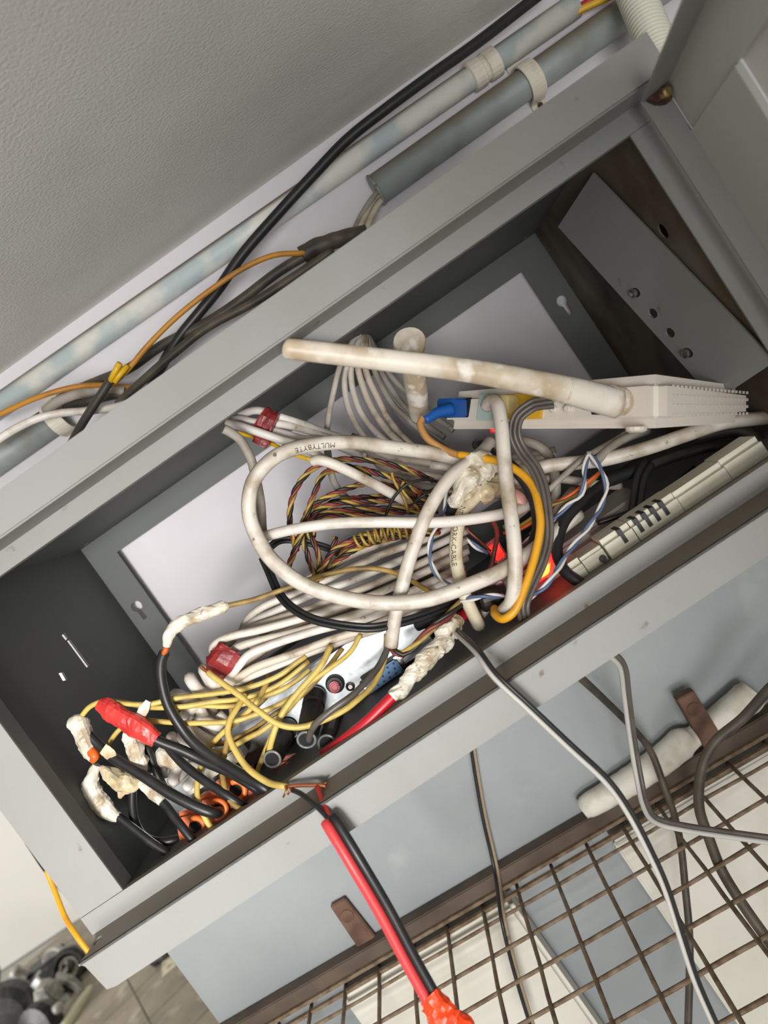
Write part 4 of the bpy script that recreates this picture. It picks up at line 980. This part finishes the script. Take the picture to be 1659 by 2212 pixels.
lump('torn_tip', None, [(270, 1700, 28), (262, 1712, 28), (258, 1724, 29)], [3.0, 2.4, 0.9], 'tape_cream', bb, amp=0.2, flat=0.3)
cable('power_cable', 'glossy black cable making a tight U turn near the corner', [(286, 1700, 48), (286, 1740, 44), (292, 1776, 40), (310, 1806, 36), (340, 1818, 34), (370, 1816, 34), (402, 1808, 38)], 2.7, 'black_pvc')
k7 = cable('power_cable', 'black cable with a silvery taped joint left of the orange connectors', [(300, 1684, 34), (330, 1714, 28), (358, 1740, 24), (376, 1764, 20), (396, 1790, 16), (424, 1824, 14), (440, 1842, 20)], 2.6, 'black_pvc')
lump('tape_wrap', 'silvery tape', [(306, 1690, 31), (326, 1710, 27), (350, 1732, 24)], [3.0, 3.4, 2.8], 'tape_white', k7, amp=0.12, seed=15)
k8 = cable('power_cable', 'glossy black cable hanging from the upper dirty tape lump', [(312, 1600, 42), (322, 1625, 40), (334, 1656, 38), (348, 1690, 38), (362, 1712, 42)], 2.6, 'black_pvc')
lump('taped_joint', 'dirty white tape lump under the red taped end', [(276, 1566, 36), (284, 1590, 34), (292, 1620, 32), (302, 1648, 33), (308, 1664, 36)], [2.6, 4.4, 5.2, 6.0, 3.0], 'tape_white', cat='tape joint', amp=0.26, seed=16)
lump('taped_joint', 'dirty tape lump beside the lowest white coil', [(342, 1622, 44), (356, 1634, 42), (374, 1646, 42), (392, 1650, 46)], [3.2, 5.4, 5.4, 3.0], 'tape_white', cat='tape joint', amp=0.26, seed=17)
lump('tape_scrap', 'upright scrap of pale tape by the red taped end', [(320, 1514, 30), (312, 1530, 30), (304, 1546, 31)], [1.6, 3.2, 3.0], 'tape_white', cat='tape', amp=0.1, seed=18, flat=0.25)
# second recorder power lead lumps of silver foil: white terminal blocks on the recorder's edge
for k, (px_, py_) in enumerate(((456, 1669), (418, 1700), (505, 1640))):
    c = at(px_, py_, 0.052)
    obox_ = obox('terminal_block', c - P_((0.006, 0, 0.0035)), P_((0.0125, 0, 0)), P_((0, 0.012, 0)), P_((0, 0, 0.008)), 'ivory', None, 0.0008)
    tag(obox_, ('white terminal block between the black cables on the recorder', 'white terminal block nearest the left on the recorder', 'white terminal block behind the thickest black cable')[k], 'terminal block')
# ------------------------------------------------------------------ cables on the wall above the cabinet
mat('black_dusty', (52, 47, 42), 0.55, rgb2=(86, 77, 64), scale=40, lo=0.42, hi=0.66, dust=(112, 100, 82), dust_amt=0.5)
cable('power_cable', 'long black cable slanting down from the ceiling across both conduits', [(1185, -25, 222), (1150, 0, 220), (1030, 93, 216), (930, 164, 212), (830, 238, 210), (750, 302, 210), (675, 380, 210), (600, 462, 210), (525, 548, 208), (475, 620, 206), (430, 676, 204), (385, 732, 206), (350, 790, 212), (320, 850, 222)], 4.3, 'black_pvc')
cable('core_wire', 'ochre wire arching above the cabinet from the black sleeve', [(672, 545, 196), (645, 547, 192), (590, 552, 188), (525, 580, 184), (450, 630, 182), (380, 686, 180), (320, 746, 180), (280, 794, 182), (247, 826, 186)], 2.1, 'wire_ochre', 'wire')
cable('power_cable', 'upper black cable hugging the cabinet top', [(720, 522, 200), (672, 545, 202), (600, 588, 202), (525, 645, 202), (450, 695, 204), (350, 746, 208), (280, 795, 214), (215, 822, 222), (150, 850, 230), (118, 872, 236)], 4.0, 'black_dusty')
cable('power_cable', 'lower black cable hugging the cabinet top', [(720, 540, 196), (650, 588, 196), (550, 652, 196), (450, 706, 198), (380, 760, 200), (320, 812, 204), (262, 866, 210), (230, 910, 216)], 3.4, 'black_dusty')
sv = lump('cable_sleeve', 'dusty black sleeve holding the cables at the cabinet top', [(652, 552, 198), (668, 542, 198), (700, 528, 198), (740, 514, 200), (790, 500, 204)], [6.4, 6.8, 6.6, 6.0, 5.4], 'black_dusty', cat='sleeve', amp=0.08, seed=21)
ct = cable('power_cable', 'cut black cable with yellow cores above the left of the cabinet', [(241, 818, 178), (230, 834, 176), (204, 874, 176), (176, 918, 180), (150, 966, 190)], 3.3, 'black_cable')
bm = bmesh.new(); bm_tube(bm, pts3([(238, 824, 176), (248, 804, 174), (259, 784, 172)]), 0.0023, 10); bm_tube(bm, pts3([(246, 826, 177), (258, 810, 177), (276, 790, 178)]), 0.0023, 10)
finish('yellow_core', bm, 'wire_yellow', ct)
cable('core_wire', 'ochre wire leaving the picture at the left edge', [(-40, 914, 198), (0, 895, 196), (58, 868, 194), (116, 847, 194), (174, 834, 200), (230, 832, 210), (290, 838, 222)], 2.2, 'wire_ochre', 'wire')
cable('network_cable', 'white cable leaving the picture at the left edge', [(-40, 975, 178), (0, 947, 178), (39, 923, 178), (87, 902, 180), (135, 892, 184), (183, 888, 190), (235, 882, 198), (280, 870, 208)], 3.1, 'white_cable_clean')
cable('power_cable', 'dusty grey cable lying on the left conduit end', [(98, 888, 226), (128, 866, 222), (170, 850, 216), (220, 840, 214), (270, 845, 216)], 4.2, 'grey_cable')
cable('power_cable', 'brownish cable beneath the dusty grey one', [(140, 878, 226), (190, 868, 220), (240, 855, 216), (290, 850, 218)], 3.6, 'black_dusty')
G = 'cream cables spilling from the thick conduit'
for k, pts in enumerate(([(820, 420, 242), (806, 432, 238), (788, 466, 228), (772, 504, 216), (760, 530, 210)], [(816, 414, 240), (796, 440, 232), (776, 474, 224), (760, 508, 214), (748, 528, 208)], [(826, 430, 240), (812, 450, 232), (798, 480, 224), (788, 510, 216)])):
    cable('network_cable', ('middle', 'leftmost', 'rightmost')[k] + ' dusty cable coming out of the thick conduit end', pts, 2.3, ('ivory_cable', 'grey_cable', 'ivory_cable')[k], group=G)

# ------------------------------------------------------------------ below the cabinet
def tab(name, label, c4, Y, t):
    root = thing(name, label, 'bracket', at(*c4[2], Y))
    p = [at(x, y, Y) for x, y in c4]
    bm = bmesh.new()
    n = Vector((0, -t, 0))
    v = [bm.verts.new(q) for q in p] + [bm.verts.new(q + n) for q in p]
    for f in ((0,1,2,3),(7,6,5,4),(0,4,5,1),(1,5,6,2),(2,6,7,3),(3,7,4,0)): bm.faces.new([v[i] for i in f])
    bmesh.ops.recalc_face_normals(bm, faces=bm.faces[:])
    bmesh.ops.bevel(bm, geom=bm.edges[:], offset=0.0008, segments=2, affect='EDGES')
    finish('plate', bm, 'rust_flat', root)
    c = p[0].lerp(p[1], 0.5).lerp(p[2].lerp(p[3], 0.5), 0.28) + n
    lathe('rivet', c, (0, -1, 0), [(0, 0.0062), (0.001, 0.0058), (0.0016, 0.003)], 'rust_flat', root, 16)
    return root
tab('wall_tab', 'rusty steel tab on the grey wall left of the red and black wire', [(714, 1952), (746, 1934), (822, 2030), (784, 2056)], 0.250, 0.005)
tab('wall_tab', 'rusty steel tab across the broken white pipe at the right', [(1452, 1502), (1488, 1483), (1550, 1584), (1514, 1610)], 0.238, 0.012)
mat('plaster_white', (226, 222, 210), 0.7, rgb2=(188, 178, 160), scale=40, lo=0.5, hi=0.75, bump=0.3, bscale=200)
lump('white_pipe', 'broken white plaster-coated pipe along the wall above the mesh shelf', [(1258, 1750, 238), (1275, 1738, 238), (1340, 1700, 238), (1420, 1648, 238), (1472, 1606, 237), (1500, 1590, 238), (1560, 1548, 238), (1612, 1510, 238), (1628, 1494, 238)], [8, 10, 11.5, 12.5, 13, 9, 12, 14, 12], 'plaster_white', cat='pipe', amp=0.04, seed=22, sides=20)
# mesh shelf
FB0, FB1 = at(470, 2262, 0.236), at(1900, 1428, 0.236)
sd = (FB1 - FB0).normalized(); up_ = Vector((0, -1, 0)).cross(sd).normalized()
if up_.z < 0: up_ = -up_
shelf = thing('mesh_shelf', 'rusty brown welded mesh shelf fixed to the wall under the cabinet', 'shelf', (FB0 + FB1) / 2)
Lb = (FB1 - FB0).length
obox('back_bar', FB0 - up_*0.004, sd*Lb, Vector((0, 0.015, 0)), up_*0.0135, 'frame_brown', shelf, 0.001)
obox('bar_lip', FB0 - up_*0.006 - Vector((0, 0.004, 0)), sd*Lb, Vector((0, 0.004, 0)), up_*0.003, 'rust_mesh', shelf)
obox('bar_lip', FB0 - up_*0.011 - Vector((0, 0.012, 0)), sd*Lb, Vector((0, 0.004, 0)), up_*0.003, 'rust_mesh', shelf)
fwd = (Vector((0, -1, 0)) - up_*0.02).normalized()
wr = 0.0017
s_w = 0.0352
# first long wire is set so that one passes the pixel (1190, 1865)
base = at(1190, 1868, 0.236)
s0 = (base - FB0).dot(sd) % s_w
nW = int(Lb / s_w)
LW = 0.47
wire_me = None
def wire(p, q, nm='wire'):
    bm = bmesh.new(); n_ = 14
    path = [p.lerp(q, i/n_) + Vector((random.uniform(-1,1), random.uniform(-1,1), random.uniform(-1,1))) * 0.0005 for i in range(n_+1)]
    bm_tube(bm, path, lambda i, a: wr * (1 + random.uniform(-0.12, 0.12)), 7)
    return finish(nm, bm, 'rust_mesh', shelf)
for k in range(nW + 1):
    s = s0 + k*s_w
    if s > Lb: break
    p = FB0 + sd*s - up_*0.009
    wire(p, p + fwd*LW)
for k in range(12):
    p = FB0 - up_*0.0118 + fwd*(0.026 + 0.0385*k)
    wire(p, p + sd*Lb)
# white panels standing under the shelf
mat('panel_white', (222, 219, 208), 0.45, rgb2=(210, 205, 192), scale=9, lo=0.45, hi=0.7)
ptl, ptr, prl = at(742, 2166, 0.222), at(1104, 1948, 0.222), at(1318, 1812, 0.222)
def bar_z(x): return FB0.z + (FB1.z - FB0.z) * (x - FB0.x) / (FB1.x - FB0.x) - 0.012
def board(label, x0, x1, bev):
    y0, y1, zb = 0.222, 0.250, -0.95
    bm = bmesh.new()
    v = [bm.verts.new(c) for c in ((x0,y0,zb),(x1,y0,zb),(x1,y1,zb),(x0,y1,zb),(x0,y0,bar_z(x0)),(x1,y0,bar_z(x1)),(x1,y1,bar_z(x1)),(x0,y1,bar_z(x0)))]
    for f in ((0,3,2,1),(4,5,6,7),(0,1,5,4),(1,2,6,5),(2,3,7,6),(3,0,4,7)): bm.faces.new([v[i] for i in f])
    bmesh.ops.bevel(bm, geom=bm.edges[:], offset=bev, segments=3, affect='EDGES')
    return tag(finish('leaning_board', bm, 'panel_white'), label, 'board')
board('narrow white board standing under the left of the mesh shelf', ptl.x, ptr.x, 0.004)
board('wide white board standing under the right of the mesh shelf', prl.x, prl.x + 0.40, 0.002)
# hanging cables
twin('flat_cable', 'black and white twin wire hanging over the bottom rail to the corner', [(980, 1358, 34), (990, 1368, 16), (1030, 1406, -22), (1070, 1460, -38), (1140, 1526, -42), (1230, 1611, -40), (1310, 1686, -36), (1360, 1756, -34), (1405, 1842, -32), (1440, 1922, -30), (1475, 2032, -28), (1505, 2122, -26), (1550, 2225, -24)], 1.25, ['white_dull', 'black_pvc'])
twin('flat_cable', 'grey twin wire dropping behind the flange and turning right over the mesh', [(1300, 1392, 30), (1320, 1412, 40), (1345, 1442, 60), (1354, 1506, 90), (1365, 1590, 110), (1380, 1680, 112), (1394, 1740, 104), (1418, 1772, 96), (1480, 1788, 86), (1580, 1803, 70), (1690, 1818, 56)], 1.7, ['white_dull', 'grey_rubber'])
cable('power_cable', 'dark wire behind the grey twin wire, down through the mesh', [(1235, 1445, 60), (1250, 1460, 90), (1305, 1511, 160), (1360, 1566, 200), (1405, 1622, 210), (1435, 1700, 206), (1455, 1756, 196), (1470, 1822, 180), (1480, 1916, 170), (1490, 2042, 160), (1486, 2230, 150)], 2.9, 'black_dusty')
cable('power_cable', 'thick dark cable curving in front of the broken white pipe', [(1720, 1430, 150), (1659, 1491, 160), (1605, 1551, 168), (1545, 1602, 172), (1516, 1660, 170), (1510, 1740, 160), (1530, 1806, 148), (1560, 1882, 136), (1610, 1962, 124), (1680, 2060, 110)], 4.0, 'black_dusty')
twin('flat_cable', 'tan and black wire hanging straight down the grey wall', [(1012, 1570, 232), (1022, 1625, 238), (1031, 1682, 240), (1046, 1766, 240), (1072, 1882, 236), (1086, 1982, 196), (1112, 2092, 190), (1155, 2235, 186)], 1.5, ['black_pvc', 'dull_tan'])
# red and black speaker wire
rw = twin('flat_cable', 'red and black twin wire hanging from the bare splice on the rail', [(712, 1770, -36), (724, 1790, -40), (770, 1866, -46), (830, 1968, -48), (885, 2072, -50), (934, 2160, -52), (955, 2200, -54)], 2.7, [mat('wire_pinkred', (206, 64, 66), 0.4), 'black_pvc'], gap=0.9)
for m_, pts in (('wire_red', [(686, 1700, -12), (694, 1722, -20), (706, 1752, -31), (718, 1782, -38)]), ('black_pvc', [(630, 1706, -8), (652, 1716, -16), (684, 1742, -28), (712, 1770, -36)])):
    bm = bmesh.new(); bm_tube(bm, smooth_path(pts3(pts)), 0.0014, 8); finish('stripped_core', bm, m_, rw)
bm = bmesh.new(); bm_tube(bm, smooth_path(pts3([(616, 1700, -6), (640, 1697, -8), (686, 1696, -11), (704, 1698, -12)])), 0.0011, 7)
for a, b in (((620, 1700), (612, 1722)), ((628, 1702), (622, 1716)), ((694, 1697), (708, 1690)), ((698, 1699), (706, 1708))):
    bm_tube(bm, pts3([(a[0], a[1], -8), ((a[0]+b[0])/2 + 2, (a[1]+b[1])/2 - 2, -11), (b[0], b[1], -10)]), 0.0006, 5)
finish('bare_copper', bm, 'copper', rw)
lump('tape_end', 'crumpled orange tape', [(926, 2150, -51), (940, 2170, -53), (968, 2206, -54), (1000, 2240, -56)], [5.4, 6.4, 8.0, 9.0], 'tape_orange', rw, amp=0.2, ridge=0.25, seed=23, flat=0.8)
# left of the cabinet
cable('core_wire', 'ochre wire hanging beside the cabinet\'s lower left corner', [(100, 1880, 205), (118, 1924, 200), (140, 1980, 190), (166, 2022, 180), (196, 2062, 176)], 2.3, 'amber_cable', 'wire')
cable('power_cable', 'black cable seen in the gap left of the cabinet', [(60, 1820, 262), (100, 1880, 236), (140, 1925, 222), (178, 1958, 214), (220, 1990, 210)], 2.6, 'black_pvc')

# ------------------------------------------------------------------ scrap heap on the floor beyond the wall's end
mat('engine_black', (30, 32, 32), 0.4, rgb2=(58, 58, 56), scale=30, lo=0.5, hi=0.7)
mat('engine_alloy', (176, 174, 166), 0.4, 0.3, rgb2=(120, 118, 112), scale=25, lo=0.45, hi=0.65)
mat('bright_plate', (240, 244, 244), 0.4)
mat('pale_cream', (220, 216, 186), 0.5)
mat('card_white', (214, 206, 180), 0.7, rgb2=(150, 146, 128), scale=40, lo=0.5, hi=0.6)
mm_ = (2.3 + CAM_D) / F_PX                       # metres per pixel at the heap
def junk(name, label, cat, px_, py_, Y=2.3):
    c = at(px_, py_, Y); return thing(name, label, cat, c), c
t, c = junk('engine_block', 'black finned engine block in the scrap heap', 'engine', 105, 2120, 2.40)
obox('block', c + P_((-0.09, -0.04, -0.08)), P_((0.20, 0.02, 0)), P_((0, 0.12, 0)), P_((-0.02, 0, 0.15)), 'engine_black', t, 0.015)
for k in range(5): obox('fin', c + P_((-0.10, -0.06, -0.07 + 0.03*k)), P_((0.21, 0.02, 0)), P_((0, 0.02, 0)), P_((0, 0, 0.012)), 'engine_black', t, 0.003)
lathe('spout', c + P_((-0.05, -0.02, 0.07)), (-0.3, -0.2, 1), [(0, 0.03), (0.05, 0.026), (0.06, 0.018)], 'engine_alloy', t, 14)
t, c = junk('drum', 'dark round drum under the alloy arm in the scrap heap', 'engine part', 152, 2148, 2.25)
lathe('shell', c, (0.35, -1, 0.25), [(0, 0.062), (0.02, 0.066), (0.06, 0.066), (0.07, 0.05), (0.072, 0.02)], 'engine_black', t, 24)
lathe('hub', c + P_((0.03, -0.07, 0.018)), (0.35, -1, 0.25), [(0, 0.024), (0.02, 0.020)], 'engine_alloy', t, 14)
t, c = junk('alloy_arm', 'grey alloy arm lying across the scrap heap', 'engine part', 155, 2118, 2.15)
lump('arm', None, [(124, 2112, 2150), (150, 2118, 2140), (178, 2140, 2140)], [18, 16, 14], 'engine_alloy', t, amp=0.15, seed=31)
lathe('boss', at(122, 2128, 2.13), (0, -1, 0.2), [(0, 0.022), (0.03, 0.020)], 'engine_alloy', t, 14)
t, c = junk('headlamp', 'silver headlamp shell at the top of the scrap heap', 'lamp', 142, 2066, 2.45)
lathe('bowl', c, (-0.2, -1, 0.3), [(0, 0.03), (0.03, 0.055), (0.06, 0.062), (0.064, 0.05), (0.05, 0.03)], 'engine_alloy', t, 20)
lump('bracket', None, [(128, 2072, 2400), (140, 2052, 2390), (160, 2046, 2390), (172, 2062, 2400)], [12, 13, 13, 12], 'engine_alloy', t, amp=0.15, seed=32)
t, c = junk('bright_plate', 'brilliant white square plate in the scrap heap', 'plate', 86, 2128, 2.12)
u_ = at(112, 2144, 2.12) - at(76, 2109, 2.12); v_ = at(62, 2128, 2.12) - at(76, 2109, 2.12)
obox('sheet', at(76, 2109, 2.12), u_, v_, P_((0, 0.012, 0)), 'bright_plate', t, 0.003)
obox('edge_fold', at(76, 2109, 2.12), u_*0.1, v_, P_((0, 0.04, 0)), 'bright_plate', t, 0.003)
t, c = junk('wedge_cover', 'pale grey wedge-shaped cover under the bright plate', 'engine part', 94, 2162, 2.05)
bm = bmesh.new(); tri = [at(70, 2142, 2.05), at(96, 2138, 2.05), at(126, 2168, 2.05), at(104, 2182, 2.05), at(72, 2190, 2.05)]
v = [bm.verts.new(p) for p in tri] + [bm.verts.new(p + P_((0, 0.07, 0))) for p in tri]
bm.faces.new(v[:5]); bm.faces.new(v[5:][::-1])
for i in range(5): bm.faces.new((v[i], v[(i+1) % 5], v[5 + (i+1) % 5], v[5 + i]))
bmesh.ops.recalc_face_normals(bm, faces=bm.faces[:]); bmesh.ops.bevel(bm, geom=bm.edges[:], offset=0.008, segments=3, affect='EDGES')
finish('shell', bm, 'engine_alloy', t); lathe('bolt_hole', at(98, 2163, 2.046), (0, -1, 0), [(0, 0.007), (0.004, 0.007)], 'dark_hole', t, 10)
tag(lump('curved_tube', None, [(196, 2138, 2150), (180, 2160, 2080), (158, 2192, 2000), (136, 2225, 1940)], [16, 18, 19, 19], 'pale_cream', amp=0.08, seed=33), 'cream curved tube edging the scrap heap', 'tube')
t, c = junk('engine_case', 'large black casing at the bottom left of the scrap heap', 'engine', 32, 2170, 2.15)
lathe('case', c, (0.2, -1, 0.1), [(0, 0.09), (0.03, 0.10), (0.08, 0.098), (0.10, 0.07), (0.102, 0.02)], 'engine_black', t, 22)
lathe('plug', c + P_((0.02, -0.11, -0.05)), (0.2, -1, 0.1), [(0, 0.02), (0.02, 0.018)], 'engine_alloy', t, 12)
lathe('cap', c + P_((-0.05, 0.05, 0.10)), (-0.3, -0.6, 0.7), [(0, 0.05), (0.03, 0.048), (0.04, 0.03)], 'engine_alloy', t, 16)
t, c = junk('engine_case', 'dark rubble of engine parts below the wedge cover', 'engine', 104, 2205, 2.0)
lathe('case', c, (-0.2, -1, 0.3), [(0, 0.07), (0.03, 0.078), (0.06, 0.07), (0.07, 0.03)], 'engine_black', t, 18)
lathe('knob', at(128, 2176, 1.98), (0, -1, 0.3), [(0, 0.018), (0.02, 0.016), (0.026, 0.008)], 'engine_alloy', t, 12)
t, c = junk('tyre_ring', 'black rubber ring behind the dark drum', 'ring', 150, 2090, 2.32)
rings_on('rubber', c, (0.2, -1, 0.4), 0.055, 0.016, 'engine_black', t, 24, 10); rings_on('rim', c, (0.2, -1, 0.4), 0.034, 0.006, 'engine_alloy', t, 20, 8)
tz = Z_FLOOR + 0.001
def on_floor(px_, py_):
    d0 = at(px_, py_, 1.0); d1 = at(px_, py_, 2.0); k = (tz - d0.z) / (d1.z - d0.z); return d0.lerp(d1, k)
c = on_floor(372, 2092)
o = obox('paper_card', c + P_((-0.03, -0.02, 0)), P_((0.05, 0.02, 0)), P_((-0.02, 0.07, 0.01)), P_((0, 0, 0.003)), 'card_white', None); tag(o, 'small pale card lying on the tiles by the wall end', 'card')
p_ = [on_floor(x, y) for x, y in ((336, 2086), (346, 2080), (358, 2072), (372, 2066))]
bm = bmesh.new(); bm_tube(bm, [q + P_((0, 0, 0.012)) for q in p_], lambda i, a: 0.016 + 0.005*math.sin(3*a + i), 10)
tag(finish('dark_rag', bm, 'engine_black'), 'dark rag on the tiles just under the bottom flange', 'rag')
